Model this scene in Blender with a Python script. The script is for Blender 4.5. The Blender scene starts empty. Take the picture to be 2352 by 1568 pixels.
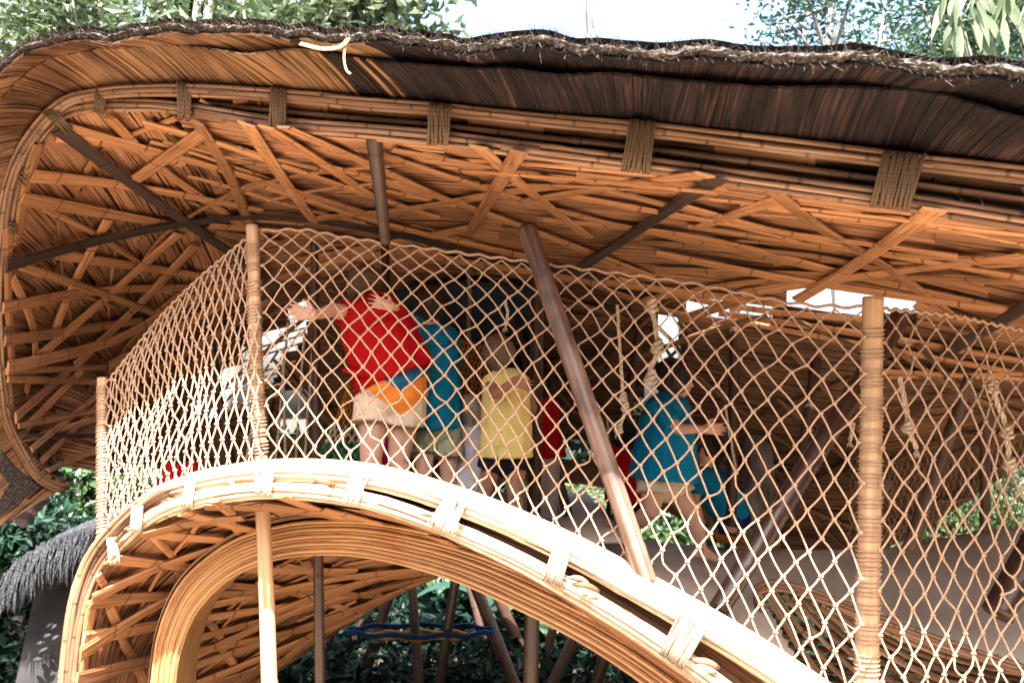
import bpy, math, random
from mathutils import Vector, Matrix, noise
from mathutils.bvhtree import BVHTree
random.seed(7)
R = math.radians
sc = bpy.context.scene
C = sc.collection
# ------------------------------------------------------------------ camera
CAM = Vector((0, 0, 3.0)); PITCH = R(5); F = 2352 * 28 / 36
cam = bpy.data.cameras.new('camera'); co = bpy.data.objects.new('camera', cam); C.objects.link(co)
co.location = CAM; co.rotation_euler = (R(90) + PITCH, 0, 0)
cam.lens = 28; cam.sensor_width = 36; cam.clip_end = 2000; cam.clip_start = 0.05
cam.dof.use_dof = True; cam.dof.focus_distance = 3.9; cam.dof.aperture_fstop = 2.4
sc.camera = co
# ------------------------------------------------------------------ light
SUN_TRAVEL = Vector((-0.16, 1.0, -1.63)).normalized()
w = bpy.data.worlds.new('World'); sc.world = w; w.use_nodes = True
nt = w.node_tree; bg = nt.nodes['Background']
sky = nt.nodes.new('ShaderNodeTexSky'); sky.sky_type = 'NISHITA'; sky.sun_disc = False
to_sun = -SUN_TRAVEL
sky.sun_elevation = math.asin(to_sun.z); sky.sun_rotation = math.atan2(to_sun.x, to_sun.y)
sky.dust_density = 7.0; sky.air_density = 1.0
nt.links.new(sky.outputs[0], bg.inputs[0]); bg.inputs[1].default_value = 0.15
sun = bpy.data.lights.new('sun', 'SUN'); sun.energy = 5.0; sun.angle = R(0.5); sun.color = (1, .965, .93)
so = bpy.data.objects.new('sun', sun); C.objects.link(so)
so.rotation_euler = SUN_TRAVEL.to_track_quat('-Z', 'Y').to_euler()
sc.view_settings.view_transform = 'Standard'; sc.view_settings.look = 'None'
sc.view_settings.exposure = 2.55; sc.view_settings.gamma = 1.0

# ------------------------------------------------------------------ helpers
def W(px, py, Y):
    x = (px - 1176) / F; v = (784 - py) / F
    d = Vector((x, math.cos(PITCH) - v * math.sin(PITCH), math.sin(PITCH) + v * math.cos(PITCH)))
    return CAM + d * (Y / d.y)
def ray(px, py):
    return (W(px, py, 1.0) - CAM).normalized()
def PX(p):
    q = p - CAM; cp, sp = math.cos(PITCH), math.sin(PITCH)
    dep = q.y * cp + q.z * sp; up = -q.y * sp + q.z * cp
    return (1176 + F * q.x / dep, 784 - F * up / dep)
def cr(P, t):
    n = len(P) - 1; t = max(0, min(n - 1e-6, t)); i = int(t); f = t - i
    p1, p2 = P[i], P[i + 1]
    p0 = P[i - 1] if i > 0 else p1 * 2 - p2
    p3 = P[i + 2] if i + 2 <= n else p2 * 2 - p1
    return 0.5 * ((2 * p1) + (p2 - p0) * f + (2 * p0 - 5 * p1 + 4 * p2 - p3) * f * f + (3 * p1 - p0 - 3 * p2 + p3) * f ** 3)
def resample(P, n, fine=24):
    """arc length resampled smooth curve"""
    m = (len(P) - 1) * fine
    Q = [cr(P, i / fine) for i in range(m + 1)]
    L = [0]
    for a, b in zip(Q, Q[1:]): L.append(L[-1] + (b - a).length)
    out = []; j = 0
    for k in range(n):
        s = L[-1] * k / (n - 1)
        while j < m - 1 and L[j + 1] < s: j += 1
        f = (s - L[j]) / max(1e-9, L[j + 1] - L[j]); out.append(Q[j].lerp(Q[j + 1], min(1, f)))
    return out
def px3(L): return [W(*p) for p in L]
class MB:
    def __init__(s): s.v = []; s.f = []; s.uv = []
    def face(s, idx, uvs=None):
        s.f.append(idx); s.uv += uvs if uvs else [(0, 0)] * len(idx)
    def grid(s, rows, uvs, closed=False):
        b = len(s.v); n = len(rows[0])
        for r in rows: s.v += r
        for i in range(len(rows) - 1):
            for j in range(n if closed else n - 1):
                k = (j + 1) % n
                s.f.append((b + i * n + j, b + i * n + k, b + (i + 1) * n + k, b + (i + 1) * n + j))
                u0, u1 = uvs[0][i], uvs[0][i + 1]; w0 = uvs[1][j]; w1 = uvs[1][j + 1] if j + 1 < len(uvs[1]) else uvs[1][j] + .02
                s.uv += [(u0, w0), (u0, w1), (u1, w1), (u1, w0)]
    def build(s, name, mat, parent=None, smooth=False, **k):
        me = bpy.data.meshes.new(name); me.from_pydata([tuple(v) for v in s.v], [], s.f)
        ul = me.uv_layers.new(name='UVMap'); flat = [c for q in s.uv for c in q]; ul.data.foreach_set('uv', flat)
        if smooth: me.polygons.foreach_set('use_smooth', [True] * len(me.polygons))
        me.materials.append(mat); me.update()
        o = bpy.data.objects.new(name, me); C.objects.link(o)
        if parent:
            o.parent = parent; o.matrix_parent_inverse = Matrix.Translation(-parent.location)
        for a, b in k.items(): o[a] = b
        return o
def frames(P):
    n = len(P); T = []
    for i in range(n):
        T.append(((P[min(i + 1, n - 1)] - P[max(i - 1, 0)])).normalized())
    N = T[0].orthogonal().normalized(); out = []
    for i in range(n):
        N = (N - T[i] * N.dot(T[i])).normalized(); out.append((T[i], N, T[i].cross(N)))
    return out
def tube(mb, P, r, sides=8, cap=True, flat=1.0, twist=0, u0=0):
    if not callable(r) and not isinstance(r, list): r = [r] * len(P)
    fr = frames(P); rows = []; L = [u0]
    for i, (p, (t, n, b)) in enumerate(zip(P, fr)):
        rows.append([p + (n * math.cos(a) + b * math.sin(a) * flat) * r[i] for a in [2 * math.pi * k / sides + twist * i for k in range(sides)]])
        if i: L.append(L[-1] + (P[i] - P[i - 1]).length)
    base = len(mb.v)
    mb.grid(rows, (L, [2 * math.pi * r[0] * k / sides for k in range(sides)]), closed=True)
    if cap:
        mb.face(tuple(base + k for k in reversed(range(sides))), [(0.01 * k, 0) for k in range(sides)])
        e = base + (len(P) - 1) * sides; mb.face(tuple(e + k for k in range(sides)), [(0.01 * k, 0) for k in range(sides)])
def strip(mb, P, N, w, t, u0=0, v0=0):
    """box section strip along P, N = normals (facing viewer)"""
    rows = []; L = [u0]; n = len(P)
    for i in range(n):
        T = (P[min(i + 1, n - 1)] - P[max(i - 1, 0)]).normalized()
        s = T.cross(N[i]).normalized(); nn = s.cross(T).normalized()
        ww = w[i] if isinstance(w, list) else w
        rows.append([P[i] - s * ww / 2, P[i] - s * ww * .3 + nn * t * .75, P[i] + s * ww * .3 + nn * t * .75, P[i] + s * ww / 2, P[i] + s * ww / 2 - nn * t * .6, P[i] - s * ww / 2 - nn * t * .6])
        if i: L.append(L[-1] + (P[i] - P[i - 1]).length)
    ww = w[0] if isinstance(w, list) else w
    b = len(mb.v)
    mb.grid(rows, (L, [v0, v0 + ww * .2, v0 + ww * .8, v0 + ww, v0 + ww * 1.1, v0 + ww * 1.2]), closed=True)
    mb.face(tuple(b + k for k in range(6))); e = b + (n - 1) * 6; mb.face(tuple(e + k for k in reversed(range(6))))
def thing(name, label, cat, loc=(0, 0, 0), group=None):
    o = bpy.data.objects.new(name, None); C.objects.link(o); o.location = loc; o.empty_display_size = .1
    o['label'] = label; o['category'] = cat
    if group: o['group'] = group
    return o
def tag(o, label, cat, group=None):
    o['label'] = label; o['category'] = cat
    if group: o['group'] = group
    return o
def inpoly(x, y, P):
    c = False; n = len(P); j = n - 1
    for i in range(n):
        xi, yi = P[i]; xj, yj = P[j]
        if (yi > y) != (yj > y) and x < (xj - xi) * (y - yi) / (yj - yi) + xi: c = not c
        j = i
    return c

# ------------------------------------------------------------------ materials
def mat(name, stops, rough=.6, uv=True, scale=(3, 60, 1), detail=4, bump=.3, spec=.3, var=.25, node_rings=None, lines=None, blotch=None, tc='UV', bdist=.004):
    m = bpy.data.materials.new(name); m.use_nodes = True; n = m.node_tree.nodes; l = m.node_tree.links
    bs = n['Principled BSDF']; bs.inputs['Roughness'].default_value = rough
    bs.inputs['Specular IOR Level'].default_value = spec
    t = n.new('ShaderNodeTexCoord'); mp = n.new('ShaderNodeMapping'); mp.inputs['Scale'].default_value = scale
    oi = n.new('ShaderNodeObjectInfo'); off = n.new('ShaderNodeVectorMath'); off.operation = 'ADD'
    sc_ = n.new('ShaderNodeVectorMath'); sc_.operation = 'SCALE'; sc_.inputs['Scale'].default_value = 37.0
    cb = n.new('ShaderNodeCombineXYZ'); l.new(oi.outputs['Random'], cb.inputs[0]); l.new(oi.outputs['Random'], cb.inputs[1])
    l.new(cb.outputs[0], sc_.inputs[0]); l.new(t.outputs[tc], off.inputs[0]); l.new(sc_.outputs[0], off.inputs[1])
    l.new(off.outputs[0], mp.inputs[0])
    nz = n.new('ShaderNodeTexNoise'); nz.inputs['Scale'].default_value = 1; nz.inputs['Detail'].default_value = detail
    l.new(mp.outputs[0], nz.inputs['Vector'])
    rp = n.new('ShaderNodeValToRGB'); e = rp.color_ramp.elements
    e[0].position = stops[0][0]; e[0].color = (*stops[0][1], 1); e[1].position = stops[-1][0]; e[1].color = (*stops[-1][1], 1)
    for p, c in stops[1:-1]: q = e.new(p); q.color = (*c, 1)
    l.new(nz.outputs[0], rp.inputs[0]); col = rp.outputs[0]; h = nz.outputs[0]
    def mul(a, fac_out, c2):
        mx = n.new('ShaderNodeMix'); mx.data_type = 'RGBA'; mx.blend_type = 'MULTIPLY'; l.new(fac_out, mx.inputs[0]); l.new(a, mx.inputs[6]); mx.inputs[7].default_value = (*c2, 1); return mx.outputs[2]
    def mr(out, a, b, c=0, d=1):
        k = n.new('ShaderNodeMapRange'); l.new(out, k.inputs[0]); k.inputs[1].default_value = a; k.inputs[2].default_value = b; k.inputs[3].default_value = c; k.inputs[4].default_value = d; return k.outputs[0]
    if lines:   # thin dark splits between canes, running along U
        mp2 = n.new('ShaderNodeMapping'); mp2.inputs['Scale'].default_value = (lines[1], lines[0], 1); l.new(off.outputs[0], mp2.inputs[0])
        n2 = n.new('ShaderNodeTexNoise'); n2.inputs['Scale'].default_value = 1; n2.inputs['Detail'].default_value = 2; l.new(mp2.outputs[0], n2.inputs['Vector'])
        f = mr(n2.outputs[0], lines[2], lines[2] - .06)
        col = mul(col, f, lines[3])
        ad = n.new('ShaderNodeMath'); ad.operation = 'SUBTRACT'; l.new(h, ad.inputs[0]); l.new(f, ad.inputs[1]); h = ad.outputs[0]
    if node_rings:
        sx = n.new('ShaderNodeSeparateXYZ'); l.new(off.outputs[0], sx.inputs[0])
        md = n.new('ShaderNodeMath'); md.operation = 'PINGPONG'; md.inputs[1].default_value = node_rings / 2; l.new(sx.outputs[0], md.inputs[0])
        f = mr(md.outputs[0], .010, .003); col = mul(col, f, (.42, .36, .3))
    if blotch:
        n3 = n.new('ShaderNodeTexNoise'); n3.inputs['Scale'].default_value = blotch[0]; n3.inputs['Detail'].default_value = 5; l.new(t.outputs['Object'], n3.inputs['Vector'])
        f = mr(n3.outputs[0], blotch[1], blotch[1] + .16); col = mul(col, f, blotch[2])
    if var:
        hs = n.new('ShaderNodeHueSaturation'); l.new(mr(oi.outputs['Random'], 0, 1, 1 - var, 1 + var), hs.inputs['Value']); l.new(col, hs.inputs['Color']); col = hs.outputs[0]
    l.new(col, bs.inputs['Base Color'])
    if bump:
        b = n.new('ShaderNodeBump'); b.inputs['Strength'].default_value = bump; b.inputs['Distance'].default_value = bdist; l.new(h, b.inputs['Height']); l.new(b.outputs[0], bs.inputs['Normal'])
    return m
M = {}
M['mat'] = mat('bamboo_mat', [(.3, (.15, .066, .032)), (.5, (.37, .180, .088)), (.75, (.50, .29, .155))], .6, scale=(2, 55, 1), lines=(60, 1.0, .45, (.10, .05, .03)), var=.25, bump=.5)
M['slat'] = mat('bamboo_slat', [(.3, (.22, .095, .042)), (.5, (.40, .19, .085)), (.75, (.54, .30, .15))], .5, scale=(2, 70, 1), var=.28, node_rings=.42, blotch=(3, .62, (.75, .66, .55)))
M['mat_shaded'] = mat('shaded_mat', [(.3, (.05, .026, .014)), (.5, (.13, .065, .032)), (.75, (.22, .12, .06))], .75, scale=(2, 55, 1), lines=(60, 1.0, .45, (.1, .06, .05)), var=.3, bump=.5)  # darker copy of mat with the interior's shade put into the colour
M['slat_shaded'] = mat('shaded_slat', [(.3, (.07, .035, .02)), (.7, (.24, .13, .065))], .7, scale=(2, 60, 1), var=.35, node_rings=.45)  # slat copy for the inner shell, its shade painted as a darker colour
M['slat_dark'] = mat('dark_slat', [(.3, (.022, .014, .012)), (.7, (.075, .045, .035))], .4, scale=(2, 60, 1), var=.2, node_rings=.5, spec=.5)
M['dark_pole'] = mat('dark_pole', [(.3, (.020, .011, .009)), (.7, (.075, .036, .025))], .32, scale=(2, 40, 1), var=.25, spec=.5)
M['brown_pole'] = mat('brown_pole', [(.3, (.05, .030, .022)), (.7, (.16, .098, .07))], .5, scale=(1.5, 45, 1), var=.2, spec=.4, bump=.5, blotch=(6, .5, (.55, .48, .45)))
M['tan_pole'] = mat('tan_pole', [(.3, (.36, .21, .11)), (.7, (.56, .38, .23))], .45, scale=(1.5, 40, 1), var=.1, lines=(40, .8, .33, (.4, .3, .22)))
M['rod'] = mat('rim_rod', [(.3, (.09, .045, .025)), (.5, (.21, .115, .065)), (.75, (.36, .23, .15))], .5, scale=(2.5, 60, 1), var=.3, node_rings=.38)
M['pale'] = mat('pale_rod', [(.3, (.34, .22, .13)), (.5, (.60, .46, .32)), (.75, (.72, .62, .48))], .55, scale=(2.5, 60, 1), var=.2, lines=(110, 1.5, .38, (.25, .17, .1)), bump=.6)
M['lam'] = mat('laminated', [(.3, (.30, .14, .055)), (.5, (.44, .24, .105)), (.75, (.54, .34, .17))], .34, scale=(1.2, 26, 1), lines=(26, .7, .34, (.35, .2, .12)), var=.14, spec=.5, blotch=(2.5, .6, (.8, .55, .35)))
M['lamtop'] = mat('laminated_top', [(.3, (.20, .12, .06)), (.7, (.36, .23, .13))], .5, scale=(2, 30, 1), var=.1)
M['jute'] = mat('jute', [(.3, (.05, .032, .018)), (.7, (.18, .115, .065))], .9, scale=(140, 60, 1), var=.2, bump=.8)
M['jute_pale'] = mat('jute_pale', [(.3, (.36, .27, .18)), (.7, (.62, .52, .39))], .9, scale=(140, 60, 1), var=.1, bump=.8)
M['jute_mid'] = mat('jute_mid', [(.3, (.12, .09, .065)), (.7, (.34, .27, .20))], .9, scale=(140, 60, 1), var=.1, bump=.8)
M['net'] = mat('net_cord', [(.3, (.23, .145, .095)), (.7, (.45, .305, .205))], .85, scale=(160, 30, 1), var=.08, bump=.7, blotch=(1.2, .55, (.85, .78, .7)))
M['rope'] = mat('white_rope', [(.3, (.42, .33, .23)), (.7, (.70, .60, .46))], .9, scale=(90, 30, 1), var=.1, bump=.8)
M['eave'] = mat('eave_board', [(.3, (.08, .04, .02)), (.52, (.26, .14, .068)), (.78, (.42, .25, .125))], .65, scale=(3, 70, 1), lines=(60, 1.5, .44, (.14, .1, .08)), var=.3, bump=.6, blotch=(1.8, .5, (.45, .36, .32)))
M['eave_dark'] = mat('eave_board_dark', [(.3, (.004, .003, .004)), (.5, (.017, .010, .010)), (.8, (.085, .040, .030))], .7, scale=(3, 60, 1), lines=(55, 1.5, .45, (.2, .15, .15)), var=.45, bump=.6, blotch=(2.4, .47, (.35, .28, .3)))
M['thatch'] = mat('thatch', [(.3, (.012, .010, .009)), (.55, (.06, .05, .042)), (.8, (.26, .22, .19))], .95, scale=(70, 70, 70), tc='Object', detail=8, bump=1, bdist=.01)
M['hut_thatch'] = mat('hut_thatch', [(.3, (.008, .009, .011)), (.55, (.03, .032, .036)), (.8, (.12, .12, .13))], .95, scale=(60, 60, 60), tc='Object', detail=8, bump=1, bdist=.01)
M['canvas'] = mat('canvas', [(.3, (.30, .245, .195)), (.7, (.47, .395, .325))], .85, scale=(1.2, 1.2, 1.2), tc='Object', detail=6, var=0, bump=.3, bdist=.02)
M['wire'] = mat('wire', [(.3, (.12, .12, .12)), (.7, (.35, .35, .33))], .35, var=0, bump=0)
M['wire'].node_tree.nodes['Principled BSDF'].inputs['Metallic'].default_value = .8
M['ground'] = mat('ground', [(.3, (.03, .024, .016)), (.7, (.09, .07, .045))], .95, scale=(1.5, 1.5, 1.5), tc='Object', detail=8, var=0, bump=.5, bdist=.03)

# ------------------------------------------------------------------ ground
g = MB(); n = 40
g.grid([[Vector((-300 + 600 * i / n, -300 + 600 * j / n, 0)) for i in range(n + 1)] for j in range(n + 1)], ([j for j in range(n + 1)], [i for i in range(n + 1)]))
g.build('ground', M['ground'], kind='structure')

M['sand'] = mat('sand', [(.3, (.26, .19, .13)), (.7, (.40, .31, .22))], .95, scale=(1.5, 1.5, 1.5), tc='Object', detail=8, var=0, bump=.5, bdist=.03)
g = MB(); g.grid([[Vector((-14 + 28 * i / n, -12 + 15.4 * j / n, .004)) for i in range(n + 1)] for j in range(n + 1)], ([j for j in range(n + 1)], [i for i in range(n + 1)]))
g.build('bounce_sand', M['sand'], kind='structure')  # unseen pale sand added to bounce sun up to the roof underside

# ------------------------------------------------------------------ roof surfaces
B2 = px3([(150,1112,5.7),(95,1085,5.5),(45,1010,5.3),(20,930,5.1),(5,800,4.9),(6,600,4.65),(42,400,4.4),(140,262,4.25),(330,242,4.05),(480,260,3.9),(640,286,3.75),(850,302,3.6),(1010,317,3.5),(1200,342,3.38),(1470,377,3.22),(1700,412,3.1),(2060,462,2.92),(2352,507,2.8),(2560,540,2.7),(3500,720,2.5)])  # last points of all the roof curves run on unseen to shade the canvas
B1 = px3([(150,1125,5.6),(88,1095,5.4),(35,1010,5.2),(8,930,5.0),(-6,800,4.8),(-6,600,4.57),(30,390,4.32),(128,250,4.18),(240,214,4.05),(420,208,3.9),(640,220,3.7),(850,240,3.55),(1010,252,3.45),(1200,272,3.33),(1470,297,3.17),(1700,325,3.05),(2060,368,2.87),(2352,402,2.75),(2560,430,2.65),(3500,620,2.45)])
Cc = px3([(238,1088,6.2),(240,1062,6.3),(242,1025,6.3),(244,975,6.4),(250,920,6.5),(270,860,6.6),(320,800,6.7),(420,720,6.8),(560,660,6.8),(680,630,6.8),(800,620,6.6),(950,620,6.5),(1080,625,6.4),(1230,635,6.3),(1450,655,6.0),(1680,680,5.8),(2020,730,5.5),(2352,790,5.2),(2600,820,5.0),(3500,900,4.6)])
D = px3([(250,1092,6.8),(262,1075,7),(280,1055,7),(300,1050,7.2),(330,1060,7.4),(370,1075,7.6),(430,1085,7.8),(520,1095,8),(650,1105,8.2),(760,1110,8.2),(870,1110,8.2),(980,1110,8.2),(1100,1110,8.2),(1250,1100,8),(1450,1130,8),(1680,1240,7.8),(2000,1262,7.4),(2300,1090,6.8),(2600,900,6.2),(3500,760,5.4)])
Mid = []
for i, (b, c) in enumerate(zip(B2, Cc)):
    m = b.lerp(c, .45); k = min(1, i / 18)
    m.z += .10 + .10 * k
    if i < 7: m.x -= .22 * (1 - i / 7)
    Mid.append(m)
ROWS = [B2, Mid, Cc, D]
NU = 19
def S(u, v):   # u 0..18, v 0..3
    return cr([cr(r, u) for r in ROWS], v)
def Sn(u, v):
    a = S(min(u + .05, 17.9), v) - S(max(u - .05, 0), v); b = S(u, min(v + .03, 2.99)) - S(u, max(v - .03, 0))
    n = a.cross(b).normalized()
    if n.dot(CAM - S(u, v)) < 0: n = -n
    return n
HOLES = [[(445,950),(500,860),(590,775),(690,695),(718,722),(705,775),(625,875),(570,935),(480,962)],
         [(1330,626),(1500,638),(1720,656),(1760,680),(1600,690),(1440,672),(1330,652)],
         [(1700,662),(2010,678),(2130,690),(2130,706),(1980,724),(1800,726),(1600,728),(1540,712),(1690,690)],
         [(1500,724),(1562,724),(1566,820),(1548,900),(1530,1010),(1430,1010),(1470,900),(1500,860)],
         [(1255,998),(1380,1004),(1560,1010),(1560,1048),(1400,1056),(1250,1044)],
         [(2020,852),(2360,862),(2360,880),(2150,876),(2030,872)],
         [(640,900),(712,900),(712,990),(640,1000)]]
def hole(p):
    x, y = PX(p)
    return any(inpoly(x, y, h) for h in HOLES)
# raycast surface
gv = []; gf = []; GU, GV = 228, 90
for i in range(GU + 1):
    for j in range(GV + 1): gv.append(S(NU * i / GU, 3 * j / GV))
for i in range(GU):
    for j in range(GV):
        a = i * (GV + 1) + j; gf.append((a, a + 1, a + GV + 2, a + GV + 1))
BV = BVHTree.FromPolygons([tuple(v) for v in gv], gf)
def castf(bv):
    def c(px, py):
        h = bv.ray_cast(CAM, ray(px, py))
        if h[0] is None: return None
        n = h[1]
        if n.dot(CAM - h[0]) < 0: n = -n
        return h[0], n
    return c
cast = castf(BV)

roof = thing('thatched_roof', 'big swooping woven bamboo roof shell with dark thatched eave over the play deck', 'roof', (0, 5, 0))
# thatch cover above everything
def curveE(L): return px3(L)
E = curveE([(-40,1240,5.0),(-110,1140,4.8),(-140,1020,4.6),(-145,900,4.42),(-150,700,4.15),(-130,500,3.95),(-80,330,3.95),(-30,215,3.87),(36,133,3.8),(144,92,3.73),(360,82,3.58),(504,70,3.42),(720,86,3.22),(1004,108,2.97),(1220,114,2.81),(1436,126,2.68),(1613,141,2.6),(1793,141,2.52),(1919,142,2.48),(2081,157,2.47),(2225,172,2.4),(2352,184,2.35),(2600,215,2.25),(3500,400,2.32)])
E2 = curveE([(20,1200,5.2),(-50,1110,4.95),(-100,1010,4.7),(-112,900,4.52),(-125,700,4.27),(-105,500,4.07),(-50,340,4.05),(0,235,3.97),(97,146,3.9),(194,122,3.83),(390,112,3.67),(540,118,3.45),(720,124,3.32),(1004,155,3.07),(1220,166,2.91),(1436,182,2.78),(1613,190,2.7),(1793,195,2.62),(1919,202,2.58),(2081,218,2.57),(2225,246,2.5),(2352,268,2.45),(2600,310,2.35),(3500,500,2.42)])
NE = 260
resB2 = resample(B2, NE)
Es, E2s, B1s = resample(E, NE), resample(E2, NE), resample(B1, NE)
def wob(i, a, s, k=0): return Vector((0, 0, noise.noise(Vector((i * s, k * 7.7, 3))) * a))
Es = [p + wob(i, .04, .11) + wob(i, .02, .33, 2) for i, p in enumerate(Es)]
E2s = [p + wob(i, .025, .13, 5) for i, p in enumerate(E2s)]
def at(Lst, t):
    t = max(0, min(1, t)) * (len(Lst) - 1); i = min(int(t), len(Lst) - 2); return Lst[i].lerp(Lst[i + 1], t - i)
# cover sheet (light tight, carries the holes)
cov = MB()
nb = len(cov.v)
def away(p, d): return p + (p - CAM).normalized() * d + Vector((0, 0, d * .6))
for i in range(GU):
    for j in range(GV):
        q = [S(NU * a / GU, 3 * b / GV) for a, b in ((i, j), (i + 1, j), (i + 1, j + 1), (i, j + 1))]
        q = [away(p, .07) for p in q]
        if hole(sum(q, Vector()) / 4) or hole(S(NU * (i + .5) / GU, 3 * (j + .5) / GV)): continue
        k = len(cov.v); cov.v += q; cov.face((k, k + 1, k + 2, k + 3), [(i, j)] * 4)
top = [[p + Vector((0, .02, .07)) for p in Es], [p.lerp(q, .5) + Vector((0, 0, .12)) for p, q in zip(E2s, B1s)],
       [away(p, .12) for p in resB2]]
cov.grid(top, ([0, 1, 2], [i * .03 for i in range(NE)]))
cov.build('thatch_cover', M['thatch'], roof)
# shaggy rim of the thatch: two irregular lips
def lip(src, name, r, k):
    P = [p + Vector((0, 0, .018)) for p in src]
    fr = frames(P); rows = []; S_ = 12
    for i, (p, (t, a, b)) in enumerate(zip(P, fr)):
        row = []
        for j in range(S_):
            th = 2 * math.pi * j / S_
            q = Vector((0, math.sin(th) * 1.8, math.cos(th)))
            rr = r * (.75 + .8 * i / len(P)) * (1 + .55 * noise.noise(Vector((i * .21, j * .9, k))) + .5 * noise.noise(Vector((i * .47, j * 1.7, k + 5))))
            row.append(p + q * rr)
        rows.append(row)
    m = MB(); m.grid(rows, ([i * .02 for i in range(len(P))], [j * .02 for j in range(S_)]), closed=True)
    for _ in range(10000):   # loose straws
        t = random.random(); p = at(P, t); d = Vector((random.gauss(0, .45), random.uniform(-1, -.1), random.gauss(0, .5))).normalized() * random.uniform(.015, .055) * (1.8 if random.random() < .05 else 1)
        e = Vector((.0016, 0, .0016)); kk = len(m.v); q = p + Vector((0, r * .3, random.uniform(-r * 1.3, r * 1.6)))
        m.v += [q - e, q + e, q + d + e * .3, q + d - e * .3]; m.face((kk, kk + 1, kk + 2, kk + 3))
    m.build(name, M['thatch'], roof)
fine = [at(Es, i / 620) + wob(i, .012, .45, 9) for i in range(621)]
# strips closing the slot between the two rim bundles
for k in range(22):
    t0 = .10 + .90 * k / 22; t1 = min(1, t0 + .90 / 22 + .004); m = MB(); rows = []
    for i in range(7):
        t = t0 + (t1 - t0) * i / 6; j = random.random() * .001
        rows.append([away(at(B1s, t), .05), away(at(B1s, t).lerp(at(resB2, t), .5), .08), away(at(resB2, t), .10) - Vector((0, 0, .085))])
    m.grid(rows, ([i * .1 for i in range(7)], [0, .05, .1])); m.build('packing_strip', M['mat_shaded' if k % 3 else 'mat'], roof)
lip(fine, 'thatch_rim', .010, 1)
lip([at(Es, i / 620) + Vector((0, .10, .045)) + wob(i, .02, .21, 12) for i in range(621)], 'thatch_rim', .013, 4)
# boards under the eave: two courses
def skew(t): # t along curve; vertical in image about x 1600
    x = PX(at(B1s, t))[0]
    return max(-.05, min(.05, (1560 - x) / 1200 * .045)) if t > .35 else .05 * max(0, (t - .05) / .3)
SK = [(-200, 20), (0, 90), (400, 110), (750, 130), (1100, 70), (1500, 0), (2000, -40), (2300, -95), (2600, -110)]
def skpx(x):
    for (a, b), (c, d) in zip(SK, SK[1:]):
        if x <= c: return b + (d - b) * max(0, (x - a) / (c - a))
    return -110
def mapping(A, B):
    """for every point of B the matching parameter on A: nearest one, then slid back along the edge"""
    PA = [Vector(PX(p)) for p in A]; out = []; lo = 0
    for p in B:
        q = Vector(PX(p)); i = min(range(lo, min(len(PA), lo + 40)), key=lambda k: (PA[k] - q).length); lo = i
        s_ = skpx(q.x) if q.y < 500 else 20; j = float(i); acc = 0
        while acc < abs(s_) and 0 < j < len(PA) - 1:
            k = int(j - math.copysign(1, s_)); acc += (PA[k] - PA[int(j)]).length; j = k
        out.append(j / (len(PA) - 1))
    for _ in range(6): out = [out[0]] + [(out[i - 1] + out[i] + out[i + 1]) / 3 for i in range(1, len(out) - 1)] + [out[-1]]
    return out
def atf(L, t): t = max(0, min(1, t)) * (len(L) - 1); i = min(int(t), len(L) - 2); return L[i] + (L[i + 1] - L[i]) * (t - i)
def course(Atop, Bbot, n, name, dx, sk, off):
    MP = mapping(Atop, Bbot)
    for k in range(n):
        t0 = k / n; t1 = (k + 1) / n - .0002
        s = sk
        m = MB(); NS = 4; rows = []; tilt = random.uniform(-.003, .003)
        for a in range(NS + 1):
            f = a / NS; r = []
            for tt, sg in ((t0, -1), (t1, 1)):
                p = at(Atop, atf(MP, tt)); q = at(Bbot, tt)
                pp = p.lerp(q, f); pp.z += math.sin(f * math.pi) * .01 + sg * tilt + off
                r.append(pp)
            n_ = Vector((0, 0, .010))
            rows.append([r[0], r[1], r[1] + n_, r[0] + n_])
        wd = (rows[0][1] - rows[0][0]).length; ln = (rows[0][0] - rows[-1][0]).length
        m.grid(rows, ([ln * a / NS for a in range(NS + 1)], [0, wd, wd + .01, wd * 2]), closed=True)
        m.face((0, 1, 2, 3)); m.face((NS * 4 + 3, NS * 4 + 2, NS * 4 + 1, NS * 4))
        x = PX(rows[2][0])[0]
        pd = (x - 350) / 900 + random.uniform(-.25, .25)  # boards darken to the right: dark stain plus shade put in the colour
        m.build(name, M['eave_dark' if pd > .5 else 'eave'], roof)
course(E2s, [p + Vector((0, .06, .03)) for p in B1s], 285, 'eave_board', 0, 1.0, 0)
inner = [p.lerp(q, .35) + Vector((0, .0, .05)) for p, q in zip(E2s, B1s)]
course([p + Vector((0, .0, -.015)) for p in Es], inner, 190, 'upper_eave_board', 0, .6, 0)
# tear strip of peeled bamboo on the rim
m = MB(); P = resample(px3([(690,100,3.05),(740,112,2.98),(780,108,2.95),(795,95,2.95),(800,88,2.97)]), 14); strip(m, P, [Vector((0, -1, .3))] * 14, .018, .003)
P = resample(px3([(795,98,2.96),(790,130,2.95),(795,160,2.95),(805,170,2.93)]), 10); strip(m, P, [Vector((0, -1, .1))] * 10, .009, .002)
m.build('peeled_strip', M['slat'], roof)

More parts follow.
